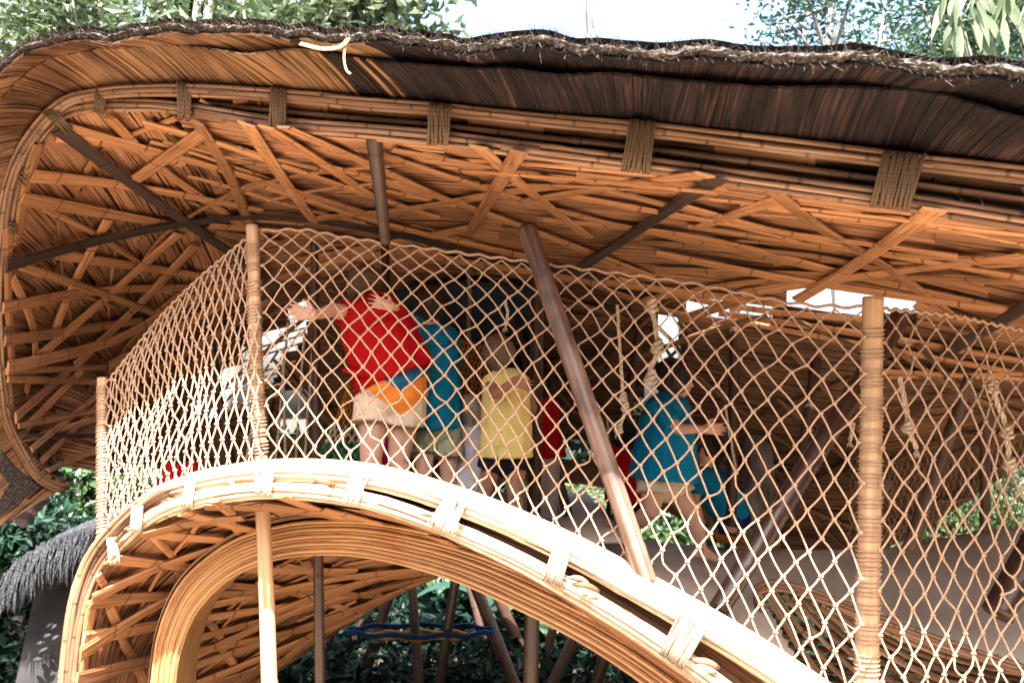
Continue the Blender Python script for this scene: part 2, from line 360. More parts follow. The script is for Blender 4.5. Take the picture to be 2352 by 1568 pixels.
# woven mat boards of the shell
def mat_board(u0, u1, v0, v1, along, off, name='mat_strip'):
    m = MB(); nu = 14 if along == 'u' else 2; nv = 1 if along == 'u' else 10
    if along == 'u': us = [u0 + (u1 - u0) * i / nu for i in range(nu + 1)]; vs = [v0, v1]
    else: us = [u0, u1]; vs = [v0 + (v1 - v0) * i / nv for i in range(nv + 1)]
    tl = random.uniform(-.007, .007) if along == 'v' or name[:5] == 'inner' else random.uniform(.002, .012)
    def pt(u, v, s): return S(u, v) + Sn(u, v) * (off + s * tl)
    if along == 'u':
        rows = [[pt(u, v0, -1), pt(u, v1, 1)] for u in us]
    else:
        rows = [[pt(u0, v, -1), pt(u1, v, 1)] for v in vs]
    # clip by holes
    L = [0]
    for a, b in zip(rows, rows[1:]): L.append(L[-1] + (b[0] - a[0]).length)
    wd = (rows[0][1] - rows[0][0]).length; r0 = random.random() * 5
    any_ = False
    for i in range(len(rows) - 1):
        q = [rows[i][0], rows[i][1], rows[i + 1][1], rows[i + 1][0]]
        c = sum(q, Vector()) / 4
        if hole(c): continue
        any_ = True
        k = len(m.v); bk = [(p - CAM).normalized() * .006 for p in q]
        m.v += q + [p + b for p, b in zip(q, bk)]
        uv = [(L[i], 0), (L[i], wd), (L[i + 1], wd), (L[i + 1], 0)]
        m.face((k, k + 1, k + 2, k + 3), uv); m.face((k + 7, k + 6, k + 5, k + 4), uv)
        m.face((k, k + 3, k + 7, k + 4), uv); m.face((k + 1, k + 5, k + 6, k + 2), uv)
    if any_: m.build(name, M['mat_shaded' if name[:5] == 'inner' else 'mat'], roof)
cuts_v = [0, .07, .15, .24, .33, .43, .54, .66, .79, .92, 1.06, 1.22, 1.4, 1.6, 1.8, 2.0]
for j in range(len(cuts_v) - 1):
    u = 8.6 + random.random() * .6 - .6
    while u < 18:
        L_ = random.uniform(.9, 1.9); mat_board(u, min(u + L_, 18), cuts_v[j] , cuts_v[j + 1] + .01, 'u', random.uniform(0, .022)); u += L_ - .03
us = [0, .6, 1.2, 1.8, 2.3, 2.8, 3.2, 3.6, 4.0, 4.35, 4.7, 5.0, 5.3, 5.6, 5.9, 6.2, 6.5, 6.8, 7.1, 7.4, 7.7, 8.0, 8.3, 8.7]
for a, b in zip(us, us[1:]):
    v = 0
    while v < 2:
        L_ = random.uniform(.45, .9); mat_board(a, b + .02, v, min(2, v + L_), 'v', random.uniform(0, .02)); v += L_ - .02
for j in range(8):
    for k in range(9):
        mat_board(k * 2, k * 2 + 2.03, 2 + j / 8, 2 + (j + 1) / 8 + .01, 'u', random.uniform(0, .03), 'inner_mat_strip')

# slats on the shell
def slat(parent, cast_, L, wpx, mt='slat', off=.03, n=None, name='slat', thick=.010, ends=True):
    """L: traced polyline; every point is taken where the sight line meets the shell"""
    P2 = [Vector((x, y, 0)) for x, y in L]
    tot = sum((a - b).length for a, b in zip(P2, P2[1:])); n = n or max(4, int(tot / 45))
    Q = resample(P2, n + 1); P = []; N = []
    for q in Q:
        h = cast_(q.x, q.y)
        if h:
            dc = (CAM - h[0]).normalized(); P.append(h[0] + dc * min(.24, (off + .018) / max(.25, h[1].dot(dc)))); N.append(h[1])
    if len(P) < 3: return None
    # relax, a slat is springy
    for _ in range(2):
        P = [P[0]] + [(P[i - 1] + P[i] * 2 + P[i + 1]) / 4 for i in range(1, len(P) - 1)] + [P[-1]]
        N = [N[0]] + [((N[i - 1] + N[i] * 2 + N[i + 1]) / 4).normalized() for i in range(1, len(N) - 1)] + [N[-1]]
    # real width from the width seen at the middle
    mi = len(P) // 2; T = (P[min(mi + 1, len(P) - 1)] - P[mi - 1]).normalized(); s = T.cross(N[mi]).normalized()
    a = Vector(PX(P[mi])); b = Vector(PX(P[mi] + s * .01)); t2 = Vector(PX(P[mi] + T * .01)) - a; t2.normalize()
    d = b - a; per = abs(d.x * t2.y - d.y * t2.x) / .01
    wd = max(.008, min(.085, wpx / max(per, 60)))
    m = MB(); strip(m, P, N, wd, thick, u0=random.random() * 9, v0=random.random() * 9)
    return m.build(name, M[mt], parent)
TR = [([(135,298),(380,480),(620,640)],20,'slat_dark',.085),
([(15,612),(200,560),(430,515),(620,497),(800,520),(1000,560),(1176,602),(1390,640)],14,'slat_dark',.09),
([(150,292),(560,405),(870,500)],20,'slat',.05),([(75,405),(310,430),(600,485)],18,'slat',.05),([(50,457),(380,515),(640,560)],18,'slat',.05),
([(468,305),(305,418)],30,'slat',.07),([(250,505),(170,650),(125,765)],24,'slat',.05),([(452,283),(520,385),(575,520)],22,'slat',.06),
([(565,285),(640,400),(722,512)],25,'slat',.08),([(610,292),(700,350),(850,450)],20,'slat',.06),([(650,292),(850,380),(1040,468)],18,'slat',.07),
([(1098,338),(1200,430),(1350,545)],25,'slat',.10),([(1192,350),(1130,450),(1075,540)],28,'slat',.04),
([(1648,412),(1480,520),(1325,620)],38,'slat_dark',.11),([(1775,440),(1880,525),(2030,610),(2190,730)],32,'slat',.07),
([(2148,482),(1980,600),(1830,690)],42,'slat',.10),([(2380,690),(2170,815)],30,'slat_dark',.10),
([(700,505),(950,480),(1180,440),(1400,420)],22,'slat',.07),([(1180,470),(1400,430),(1620,402)],22,'slat',.07),
([(860,352),(1300,490),(1800,600),(2352,720)],24,'slat',.06),([(740,380),(1000,450),(1300,560),(1500,640)],20,'slat',.06),
([(610,430),(900,520),(1250,600)],16,'slat',.05),([(330,285),(500,330),(700,400),(1000,500)],16,'slat',.04),
([(414,535),(250,680),(86,823)],20,'slat',.06),([(450,564),(320,700),(173,841)],20,'slat',.055),([(47,611),(230,672),(353,719)],17,'slat',.07),
([(133,585),(468,636),(590,655)],17,'slat',.045),([(7,708),(216,668),(432,661)],18,'slat',.05),([(11,783),(324,737)],20,'slat',.05),
([(18,845),(270,783),(378,715),(560,640)],18,'slat',.06),([(14,852),(252,843)],14,'slat',.05),([(18,870),(223,877)],15,'slat',.05),
([(158,852),(36,960)],18,'slat',.055),([(187,852),(58,985)],16,'slat',.05),([(43,978),(227,942)],13,'slat',.06),([(65,1007),(227,960)],13,'slat',.05),
([(72,1032),(227,906)],13,'slat',.055),([(95,1060),(227,930)],12,'slat',.05),([(60,1000),(229,1000)],12,'slat_dark',.06),([(110,1080),(229,1030)],12,'slat',.05),
([(576,661),(400,760),(252,841)],20,'slat',.09),([(620,690),(450,800),(260,900)],16,'slat',.07),([(590,590),(380,700),(250,860)],16,'slat',.05),
([(80,312),(250,330),(420,380)],16,'slat',.04),([(250,270),(370,390),(620,560)],16,'slat',.04),([(100,480),(210,530),(330,610)],14,'slat',.04),
([(30,640),(90,780),(60,900)],14,'slat',.04),([(90,330),(60,420),(40,560)],26,'slat',.03),([(20,520),(20,700),(30,860)],22,'slat',.03),
([(1505,582),(1800,640),(2135,690),(2352,722)],20,'slat',.09),([(1577,521),(1973,578),(2352,603)],22,'slat',.07),([(1505,560),(1865,589),(2100,640)],18,'slat',.05),
([(1703,675),(2000,632),(2352,589)],20,'slat',.08),([(1505,621),(1973,636),(2352,650)],16,'slat',.06),([(1240,505),(1600,545),(1980,640)],16,'slat',.06),
([(1550,470),(1900,560),(2352,640)],20,'slat',.05),([(1700,470),(2000,510),(2352,540)],18,'slat',.04),([(1600,525),(1800,455)],20,'slat',.05),
([(900,345),(1300,420),(1650,500)],18,'slat',.04),([(1300,450),(1700,520),(2200,590)],18,'slat',.05),([(1050,600),(1400,650),(1800,700)],14,'slat',.07),
([(480,520),(760,545),(1050,600)],16,'slat',.06),([(690,600),(900,560),(1100,520)],16,'slat',.05),([(640,640),(820,590),(1000,575)],14,'slat',.06),
([(1420,640),(1600,690),(1800,720),(2000,735)],13,'slat',.05),([(1350,650),(1550,720),(1700,745)],12,'slat',.06),([(1480,690),(1700,650),(1900,640)],12,'slat',.05),
([(1560,735),(1730,680),(1800,640)],26,'slat',.06),([(2100,700),(2300,760)],30,'slat',.05),([(1650,720),(2000,770),(2352,830)],13,'slat',.05),([(1700,740),(2352,860)],12,'slat',.04),
([(2020,852),(2352,872)],9,'slat',.06),([(2040,866),(2352,858)],8,'slat',.05),([(470,930),(560,850),(700,730)],9,'slat',.06),([(1430,1010),(1560,850)],9,'slat_dark',.03),([(1450,900),(1560,800)],7,'slat_dark',.03),([(1490,730),(1560,800)],8,'slat_dark',.03),([(1440,960),(1560,960)],8,'slat_dark',.03),([(1500,760),(1570,860)],7,'slat_dark',.03),([(1250,1020),(1560,1035)],10,'slat_dark',.04),
([(455,930),(625,880)],4,'slat',.03),([(480,905),(660,850)],4,'slat',.03),([(500,950),(650,905)],5,'slat',.03),([(520,880),(680,830)],4,'slat',.03),([(560,830),(700,785)],4,'slat',.03),([(590,800),(710,765)],4,'slat',.03),([(560,905),(670,875)],4,'slat',.03),([(480,965),(590,845)],5,'slat',.03),([(550,935),(640,805)],5,'slat',.03),([(610,880),(690,760)],4,'slat',.03),([(640,770),(720,748)],4,'slat',.03)]
for L, wd, mt, off in TR: slat(roof, cast, L, wd, mt, off)
# further slats of the lattice: two families wandering over the shell
def uvslat(u0, v0, u1, v1, wd, mt, off, parent=roof, name='slat'):
    n = 12; P = []; N = []
    for i in range(n + 1):
        f = i / n; u = u0 + (u1 - u0) * f; v = v0 + (v1 - v0) * f
        P.append(S(u, v) + Sn(u, v) * off); N.append(Sn(u, v))
    if sum(hole(p) for p in P) > 1 and random.random() < .75: return
    for _ in range(2): P = [P[0]] + [(P[i - 1] + P[i] * 2 + P[i + 1]) / 4 for i in range(1, n)] + [P[-1]]
    m = MB(); strip(m, P, N, wd, .009, u0=random.random() * 9, v0=random.random() * 9); m.build(name, M[mt], parent)
for _ in range(22):
    u0 = random.uniform(5, 16.5); v0 = random.uniform(.25, 1.9); s = random.choice((-1, 1))
    uvslat(u0, v0, min(17.9, u0 + random.uniform(1.5, 3.2)), max(.05, min(2.2, v0 + s * random.uniform(.2, .8))), random.uniform(.02, .045), 'slat', random.uniform(.02, .07))
for _ in range(5):
    u0 = random.uniform(.3, 8); v0 = random.uniform(.5, 1.2); s = random.choice((-1, 1))
    uvslat(u0, v0, max(0, min(10, u0 + s * random.uniform(.8, 2))), v0 + random.uniform(.6, 1.0), random.uniform(.02, .035), 'slat', random.uniform(.02, .07))
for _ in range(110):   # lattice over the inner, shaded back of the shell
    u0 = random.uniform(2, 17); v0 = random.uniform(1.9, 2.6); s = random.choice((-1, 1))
    uvslat(u0, v0, max(0, min(17.9, u0 + s * random.uniform(.5, 2.4))), min(2.98, v0 + random.uniform(.1, .7)), random.uniform(.025, .05), 'slat_shaded', random.uniform(.03, .09), name='inner_slat')

# rim bundles
def bundle(curve, n, offs, r, mt, parent, name, i0=0, i1=None, n_s=150, wander=.5):
    C_ = resample(curve, n_s)
    fr = frames(C_)
    for k, (a, b) in enumerate(offs[:n]):
        t0 = 0; seg = 0
        while t0 < n_s - 6:
            t1 = min(n_s - 1, t0 + random.randint(38, 70)) if mt != 'pale' or t0 else random.randint(26, 42); P = []
            for i in range(t0, t1 + 1):
                jx = noise.noise(Vector((i * .045, k * 3.1, seg))) * r * wander; jz = noise.noise(Vector((i * .05, k * 5.3, seg + 9))) * r * wander
                p = C_[i]; out = (CAM - p).normalized(); up = fr[i][0].cross(out).normalized()
                if up.z < 0 and abs(up.z) > .2: up = -up
                elif abs(up.z) <= .2 and up.x > 0: up = -up
                P.append(p + up * (a + jz) + out * (b + jx))
            m = MB(); rr = [r * random.uniform(.95, 1.05) * (1 + (.12 if (i % 11) == 5 else 0)) for i in range(len(P))]
            tube(m, P, rr, 8, u0=random.random() * 9); m.build(name, M['rod' if mt == 'pale' and t0 == 0 else mt], parent, smooth=True); t0 = t1 - 3; seg += 1  # first piece of a pale rod is dark: left end's shade painted in
bundle(B2, 5, [(.022, .02), (0, .035), (-.022, .02), (.010, 0), (-.012, 0)], .0125, 'rod', roof, 'rim_rod')
bundle([a.lerp(b, .42) + Vector((0, .05, 0)) for a, b in zip(B1, B2)], 1, [(0, 0)], .014, 'rod', roof, 'inner_rod')
bundle([a.lerp(b, .66) + Vector((0, .06, 0)) for a, b in zip(B1, B2)], 1, [(0, 0)], .013, 'slat_shaded', roof, 'inner_rod')
bundle([p for p in B1], 4, [(.020, .02), (0, .032), (-.020, .02), (0.0, 0)], .0125, 'rod', roof, 'rim_rod')
# packing pieces seen between the two bundles
for x, y, dx, wd in ((560,240,50,.03),(700,262,60,.035),(950,290,60,.03),(1290,318,90,.03),(1380,325,80,.035),(1680,350,80,.05),(1850,395,100,.05),(2200,425,120,.04),(1200,292,60,.02),(1560,350,90,.035),(2000,400,80,.04),(480,236,40,.02),(780,282,60,.03)):
    Y = 3.95 - (x - 300) / 2050 * 1.15; P = resample(px3([(x - dx / 2, y - 6, Y + .05), (x + dx / 2, y + 4 + random.randint(-12, 12), Y + .08)]), 6)
    m = MB(); strip(m, P, [Vector((0, -1, -.1))] * 6, wd, .012); m.build('packing_piece', M['slat' if random.random() < .75 else 'slat_dark'], roof)
# lashings over both bundles
def lashing(p, q, width, parent, mt, name='lashing', strands=9, r=.006, depth=.05):
    """p..q: line across the bundle; loops wrap it"""
    mid = (p + q) / 2; ax = (q - p); h = ax.length / 2; ax.normalize(); out = (CAM - mid).normalized(); al = ax.cross(out).normalized(); out = al.cross(ax).normalized()
    m = MB()
    for k in range(strands):
        o = al * ((k / (strands - 1) - .5) * width + random.uniform(-.002, .002)); sk_ = al * random.uniform(-.01, .01); P = []
        for i in range(25):
            a = 2 * math.pi * i / 24; ca, sa = math.cos(a), math.sin(a)
            P.append(mid + o + sk_ * ca + ax * (math.copysign(abs(ca) ** .6, ca) * (h + .012)) + out * (math.copysign(abs(sa) ** .6, sa) * depth))
        tube(m, P, r * random.uniform(.85, 1.15), 6, cap=False)
    return m.build(name, M[mt], parent, smooth=True)
for (x0, y0, x1, y1, Y, wd) in ((120,262,150,292,4.2,.05),(232,215,228,250,4.08,.045),(424,200,422,268,3.9,.055),(638,212,638,292,3.68,.065),(1008,250,1008,322,3.42,.085),(1475,287,1462,385,3.13,.095),(2072,362,2050,468,2.85,.125),(45,395,60,405,4.4,.07),(5,520,26,525,4.52,.05),(-12,760,14,760,4.8,.05),(30,1010,55,1000,5.25,.05)):
    lashing(W(x0, y0, Y), W(x1, y1, Y), wd, roof, 'jute', strands=max(7, int(wd / .0095)), r=.0065, depth=.055)
for x, y, k in ((60,370,1),(95,318,1),(180,246,1),(290,245,1),(470,255,1),(560,268,1),(645,280,1),(870,300,1),(905,300,0),(1190,330,1),(1200,345,1),(1850,425,1),(1880,432,1),(2190,475,1),(2240,482,1),(800,238,0),(1150,268,0),(1200,280,0),(2000,360,0),(1300,350,1)):
    Y = 4.3 - (x / 2352) * 1.5 - .02
    m = MB(); c = W(x, y, Y); P = [c + Vector((random.uniform(-.003, .003), 0, .0)) + Vector((.006 * math.sin(a), -.045 * math.sin(a), .042 * math.cos(a))) for a in [2 * math.pi * i / 16 for i in range(17)]]
    tube(m, P, .0022, 5, cap=False); m.build('wire_tie', M['wire'], roof, smooth=True)

# ------------------------------------------------------------------ lower arch: rim bundles, soffit shell, laminated arch
T1 = px3([(150,1640,4.75),(160,1500,4.75),(180,1370,4.75),(225,1265,4.7),(330,1160,4.5),(430,1113,4.3),(600,1086,4.12),(760,1088,4.0),(900,1110,3.88),(1100,1175,3.7),(1300,1264,3.5),(1500,1374,3.3),(1700,1492,3.1),(1850,1590,3.0),(2000,1700,2.9)])
T2 = px3([(168,1640,4.72),(176,1500,4.72),(198,1385,4.72),(242,1290,4.66),(330,1200,4.47),(420,1155,4.3),(560,1127,4.13),(700,1127,4.03),(850,1150,3.92),(1000,1200,3.78),(1200,1288,3.58),(1400,1402,3.4),(1560,1508,3.24),(1700,1612,3.12),(1800,1690,3.05)])
Fb = px3([(360,1760,6.5),(420,1700,6.6),(500,1635,6.7),(600,1568,6.8),(720,1485,6.8),(850,1400,6.8),(940,1352,6.7),(1010,1325,6.6),(1060,1310,6.4),(1130,1330,5.9),(1230,1390,5.3),(1400,1500,4.7),(1560,1600,4.4),(1700,1700,4.2),(1800,1780,4.0)])
MidU = []
for i, (a, b) in enumerate(zip(T2, Fb)):
    m = a.lerp(b, .35); m.z -= .12; m.y += .35; MidU.append(m)
UR = [T2, MidU, Fb]
def SU(u, v): return cr([cr(r, u) for r in UR], v)
def SUn(u, v):
    a = SU(min(u + .05, 14), v) - SU(max(u - .05, 0), v); b = SU(u, min(v + .03, 2)) - SU(u, max(v - .03, 0))
    n = a.cross(b).normalized()
    return -n if n.dot(CAM - SU(u, v)) < 0 else n
hv = []; hf = []
for i in range(85):
    for j in range(25): hv.append(SU(14 * i / 84, 2 * j / 24))
for i in range(84):
    for j in range(24):
        a = i * 25 + j; hf.append((a, a + 1, a + 26, a + 25))
castU = castf(BVHTree.FromPolygons([tuple(v) for v in hv], hf))
arch = thing('arched_deck_shell', 'curved woven bamboo underside shell with pale sunlit double rim carrying the play deck', 'deck', (0, 4.5, 0))
m = MB(); k = 0
m.v = [away(v, .05) for v in hv]
for f in hf: m.face(f)
m.build('shell_backing', M['thatch'], arch)
cv = [0, .1, .2, .31, .43, .56, .7, .85, 1.0, 1.15, 1.3, 1.45, 1.6, 1.8, 2.0]
for j in range(len(cv) - 1):
    u = random.uniform(-.8, 0)
    while u < 14:
        L_ = random.uniform(1.3, 2.6); u0, u1 = max(0, u), min(14, u + L_); u += L_ - .03
        if u1 - u0 < .1: continue
        b = MB(); tl = random.uniform(-.008, .008); rows = []; Ls = [0]; of = random.uniform(.004, .016)
        for i in range(9):
            uu = u0 + (u1 - u0) * i / 8; rr = []
            for vv, sg in ((cv[j], -1), (cv[j + 1] + .008, 1)):
                nn = SUn(uu, vv); p = SU(uu, vv) + nn * (of + sg * tl); rr.append(p)
            q = (CAM - rr[0]).normalized() * -.006; rows.append([rr[0], rr[1], rr[1] + q, rr[0] + q])
            if i: Ls.append(Ls[-1] + (rows[-1][0] - rows[-2][0]).length)
        wd = (rows[4][1] - rows[4][0]).length
        b.grid(rows, (Ls, [0, wd, wd + .01, 2 * wd]), closed=True); b.face((0, 1, 2, 3)); b.face((35, 34, 33, 32)); b.build('mat_strip', M['mat'], arch)
TU = [([(192,1468),(364,1436),(608,1400),(800,1372)],17,.05),([(209,1384),(389,1368),(620,1362),(800,1345)],15,.05),([(250,1285),(439,1303),(650,1312),(820,1310)],16,.05),
([(346,1227),(504,1242),(640,1248)],16,.05),([(176,1562),(342,1519),(608,1465),(800,1420),(1000,1345)],18,.06),([(212,1377),(360,1306),(560,1240),(700,1210)],16,.06),([(184,1504),(280,1440),(374,1382),(600,1290)],16,.06),
([(353,1234),(400,1281)],17,.035),([(407,1306),(460,1400),(508,1465)],20,.04),([(512,1490),(560,1560)],20,.04),([(225,1320),(252,1362)],20,.04),([(252,1390),(285,1470)],24,.04),([(283,1475),(313,1520)],22,.04),([(313,1520),(345,1600)],22,.04),
([(490,1150),(530,1180)],18,.04),([(525,1195),(565,1240)],18,.04),([(216,1375),(200,1450),(192,1560)],22,.03),([(405,1545),(700,1440),(1000,1332)],17,.05),([(420,1475),(720,1395),(1000,1322)],16,.05),
([(440,1400),(800,1325),(1020,1305)],17,.05),([(405,1590),(650,1490),(960,1352)],17,.06),([(480,1340),(700,1360),(900,1370)],13,.04),([(620,1345),(800,1400)],13,.04),([(560,1600),(760,1430),(1000,1325)],15,.05),
([(500,1600),(640,1500),(850,1390)],14,.06),([(700,1290),(720,1330)],22,.04),([(730,1345),(760,1385)],22,.04),([(650,1300),(850,1330),(1020,1312)],14,.045),([(600,1420),(780,1350),(960,1310)],14,.06),([(420,1520),(640,1420),(860,1330)],14,.06),
([(330,1232),(450,1200),(560,1190)],15,.05),([(640,1140),(780,1190),(860,1215)],18,.05),([(600,1160),(760,1185),(950,1250)],13,.05),([(740,1170),(900,1210),(1040,1250)],18,.05),([(420,1180),(620,1230)],18,.05),([(470,1165),(640,1170),(820,1195)],12,.04),
([(430,1590),(600,1535),(700,1500)],16,.06),([(250,1340),(330,1330)],9,.03),([(460,1200),(360,1320),(300,1450)],6,.02)]
for L, wd, off in TU: slat(arch, castU, L, wd, 'slat', off)
for _ in range(24):
    u0 = random.uniform(0, 12); v0 = random.uniform(.5, 1.6); n_ = 10; P = []; N = []; u1 = u0 + random.uniform(1, 4); v1 = v0 + random.uniform(-.5, .5); o_ = random.uniform(.02, .06)
    for i in range(n_ + 1):
        uu = min(13.9, u0 + (u1 - u0) * i / n_); vv = max(.05, min(1.95, v0 + (v1 - v0) * i / n_)); N.append(SUn(uu, vv)); P.append(SU(uu, vv) + N[-1] * o_)
    b = MB(); strip(b, P, N, random.uniform(.02, .035), .009, u0=random.random() * 9); b.build('slat', M['slat'], arch)
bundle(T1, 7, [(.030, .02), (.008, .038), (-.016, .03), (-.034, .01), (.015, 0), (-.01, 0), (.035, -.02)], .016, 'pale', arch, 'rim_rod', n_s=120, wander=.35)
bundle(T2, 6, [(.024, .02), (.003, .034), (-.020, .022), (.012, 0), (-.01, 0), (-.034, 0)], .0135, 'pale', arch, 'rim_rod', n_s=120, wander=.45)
# broad flat top strip that carries the net
P = resample([p + Vector((0, .05, .045)) for p in T1], 60)[20:]; m = MB(); strip(m, P, [Vector((0, -.45, 1))] * 40, [.085 + .0012 * i for i in range(40)], .012); m.build('rim_cap', M['pale'], arch)
# inner packing of the slot between the rims
P1 = resample([p + Vector((0, .10, 0)) for p in T1], 40); P2 = resample([p + Vector((0, .12, .02)) for p in T2], 40)
for f in (.12, .37, .62, .87):
    P = [a.lerp(b, f) + Vector((0, random.uniform(0, .01), 0)) for a, b in zip(P1, P2)]; m = MB(); strip(m, P, [Vector((0, -1, -.2))] * 40, .035, .01); m.build('packing_strip', M['mat'], arch)
for (x0, y0, x1, y1, Y, wd) in ((258,1240,262,1288,4.6,.045),(318,1168,310,1212,4.44,.05),(437,1110,430,1156,4.25,.045),(610,1086,602,1128,4.02,.075),(822,1095,806,1152,3.87,.07),(1046,1150,1014,1210,3.66,.10),(1292,1258,1268,1330,3.42,.07),(1592,1428,1545,1510,3.15,.10)):
    lashing(W(x0, y0, Y), W(x1, y1, Y), wd, arch, 'jute_pale' if x0 < 1200 else 'jute_mid', strands=max(8, int(wd / .009)), r=.006, depth=.06)  # sun glare is put into the paler jute; the right two stay darker
for x, y, l_, Y in ((370,1180,40,4.42),(535,1112,30,4.15),(560,1120,30,4.12),(745,1108,45,3.9),(800,1120,60,3.88),(1000,1185,60,3.7),(1010,1200,55,3.7),(1330,1330,45,3.35),(1345,1345,60,3.35),(1620,1520,60,3.1),(300,1218,30,4.5),(395,1150,26,4.33)):
    P = px3([(x - l_ / 2, y - 4, Y), (x, y - 2, Y - .01), (x + l_ / 2, y + 12, Y + .03)]); P = resample(P, 6); m = MB(); tube(m, P, [.006, .012, .013, .013, .012, .008], 8); m.build('packing_piece', M['rod'], arch, smooth=True)

# laminated arch
GO = px3([(338,1640,4.95),(345,1568,4.93),(362,1450,4.9),(415,1335,4.85),(520,1246,4.72),(640,1205,4.6),(760,1193,4.46),(900,1203,4.32),(1100,1250,4.12),(1300,1333,3.94),(1500,1436,3.8),(1680,1556,3.7),(1850,1680,3.62)])
GI = px3([(400,1640,4.95),(404,1568,4.93),(418,1490,4.9),(455,1405,4.85),(530,1330,4.72),(630,1288,4.6),(745,1276,4.46),(860,1286,4.32),(1020,1328,4.12),(1190,1402,3.94),(1360,1494,3.8),(1520,1604,3.7),(1640,1694,3.62)])
lam = thing('laminated_bamboo_arch', 'glossy laminated bamboo arch of bent strips below the rim', 'arch', (0, 4.6, 0))
a_, b_ = resample(GO, 64), resample(GI, 64); NL = 10
for k in range(NL):
    f = (k + .5) / NL; P = [p.lerp(q, f) + Vector((0, .15 + (.003 if k % 2 else -.003) + random.uniform(-.003, .003) + noise.noise(Vector((i * .08, k, 0))) * .006, 0)) for i, (p, q) in enumerate(zip(a_, b_))]
    m = MB(); rows = []; Ls = [0]
    for i, p in enumerate(P):
        t = (P[min(i + 1, 63)] - P[max(i - 1, 0)]).normalized(); d = Vector((0, 1, 0)); s = (a_[i] - b_[i]); h = s.length / NL * (.455); s.normalize()
        rows.append([p - d * .15 + s * h, p - d * .156, p - d * .15 - s * h, p + d * .17 - s * h, p + d * .17 + s * h])
        if i: Ls.append(Ls[-1] + (P[i] - P[i - 1]).length)
    m.grid(rows, (Ls, [0, .01, .02, .32, .34]), closed=True); m.build('laminated_strip', M['lam'], lam)
P = [p + Vector((0, .19, .022)) + (p - q).normalized() * .02 for p, q in zip(a_, b_)]
rows = [[p + Vector((0, -.17, -.012)), p + Vector((0, .20, .075)), p + Vector((0, .2, .05)), p + Vector((0, -.17, -.03))] for p in P]
m = MB(); m.grid(rows, ([i * .1 for i in range(64)], [0, .34, .35, .7]), closed=True); m.build('top_board', M['lamtop'], lam)

# ------------------------------------------------------------------ canvas floor and deck floor
backc = px3([(1235,1205,6.5),(1400,1228,6.4),(1560,1252,6.3),(1680,1262,6.2),(1850,1262,6.1),(2000,1258,6.1),(2150,1242,6.2),(2352,1216,6.2),(2700,1195,6.2)])
frontc = px3([(1235,1262,3.75),(1420,1345,3.6),(1560,1425,3.45),(1690,1500,3.38),(1830,1600,3.3),(2000,1720,3.9),(2200,1780,4.1),(2450,1760,4.2),(2800,1700,4.2)])
HR = [(1733,1352),(1745,1340),(1790,1336),(1900,1366),(2050,1425),(2200,1478),(2352,1528),(2700,1640),(2700,1900),(2050,1900),(1880,1620),(1790,1450)]
m = MB(); NX, NY = 90, 60
def SC(i, j):
    a = cr(backc, 8 * i / NX); b = cr(frontc, 8 * i / NX); f = j / NY; p = a.lerp(b, f)
    p.z += -.05 * math.sin(f * math.pi) + .03 * noise.noise(Vector((p.x * 1.5, p.y * 1.5, 0))); return p
gp = [[SC(i, j) for j in range(NY + 1)] for i in range(NX + 1)]
for i in range(NX):
    for j in range(NY):
        q = [gp[i][j], gp[i + 1][j], gp[i + 1][j + 1], gp[i][j + 1]]
        x, y = PX(sum(q, Vector()) / 4)
        if inpoly(x, y, HR): continue
        k = len(m.v); m.v += q; m.face((k, k + 1, k + 2, k + 3))
cf = m.build('canvas_floor', M['canvas'], smooth=True); tag(cf, 'sagging beige canvas play floor sloping down behind the rope net at right', 'canvas floor')
bm_ = __import__('bmesh').new(); bm_.from_mesh(cf.data); __import__('bmesh').ops.remove_doubles(bm_, verts=bm_.verts, dist=.0005); bm_.to_mesh(cf.data); bm_.free()
cf.modifiers.new('thickness', 'SOLIDIFY').thickness = .012
# ribbed bamboo shell seen through the opening
rib = thing('lower_ribbed_shell', 'half open ribbed bamboo shell below the canvas at lower right', 'woven shell', W(2100, 1500, 4.6))
hub = W(1720, 1345, 5.2)
for k in range(15):
    ex, ey = 1850 + k * 52, 1640 - k * 9; e = W(ex, ey, 5.0 + .03 * k); P = []
    st = hub + Vector((k * .06, .05, -.015 * k))
    for i in range(9):
        f = i / 8; p = st.lerp(e, f); p.z -= math.sin(f * math.pi) * .07; P.append(p)
    m = MB(); strip(m, P, [Vector((0, -.6, .8))] * 9, random.uniform(.03, .055), .012); m.build('rib', M['rod' if k % 3 else 'slat_shaded'], rib)
for k in range(9):
    P = resample(px3([(1750 + 22 * k, 1420 + 28 * k, 5.5), (2000 + 20 * k, 1470 + 22 * k, 5.5), (2420, 1560 + 12 * k, 5.5)]), 9); m = MB(); strip(m, P, [Vector((0, -.6, .8))] * 9, .05, .01); m.build('cross_strip', M['mat_shaded'], rib)
P = resample(px3([(1800,1470,4.3),(1752,1410,4.4),(1733,1356,4.55),(1748,1340,4.6),(1790,1335,4.65),(1900,1366,4.6),(2050,1425,4.6),(2200,1478,4.65),(2352,1528,4.65),(2600,1600,4.6)]), 50)
for dz in (0, .022, .044):
    m = MB(); tube(m, [p + Vector((0, 0, -dz)) for p in P], .012, 6); m.build('edge_rod', M['rod'], rib, smooth=True)

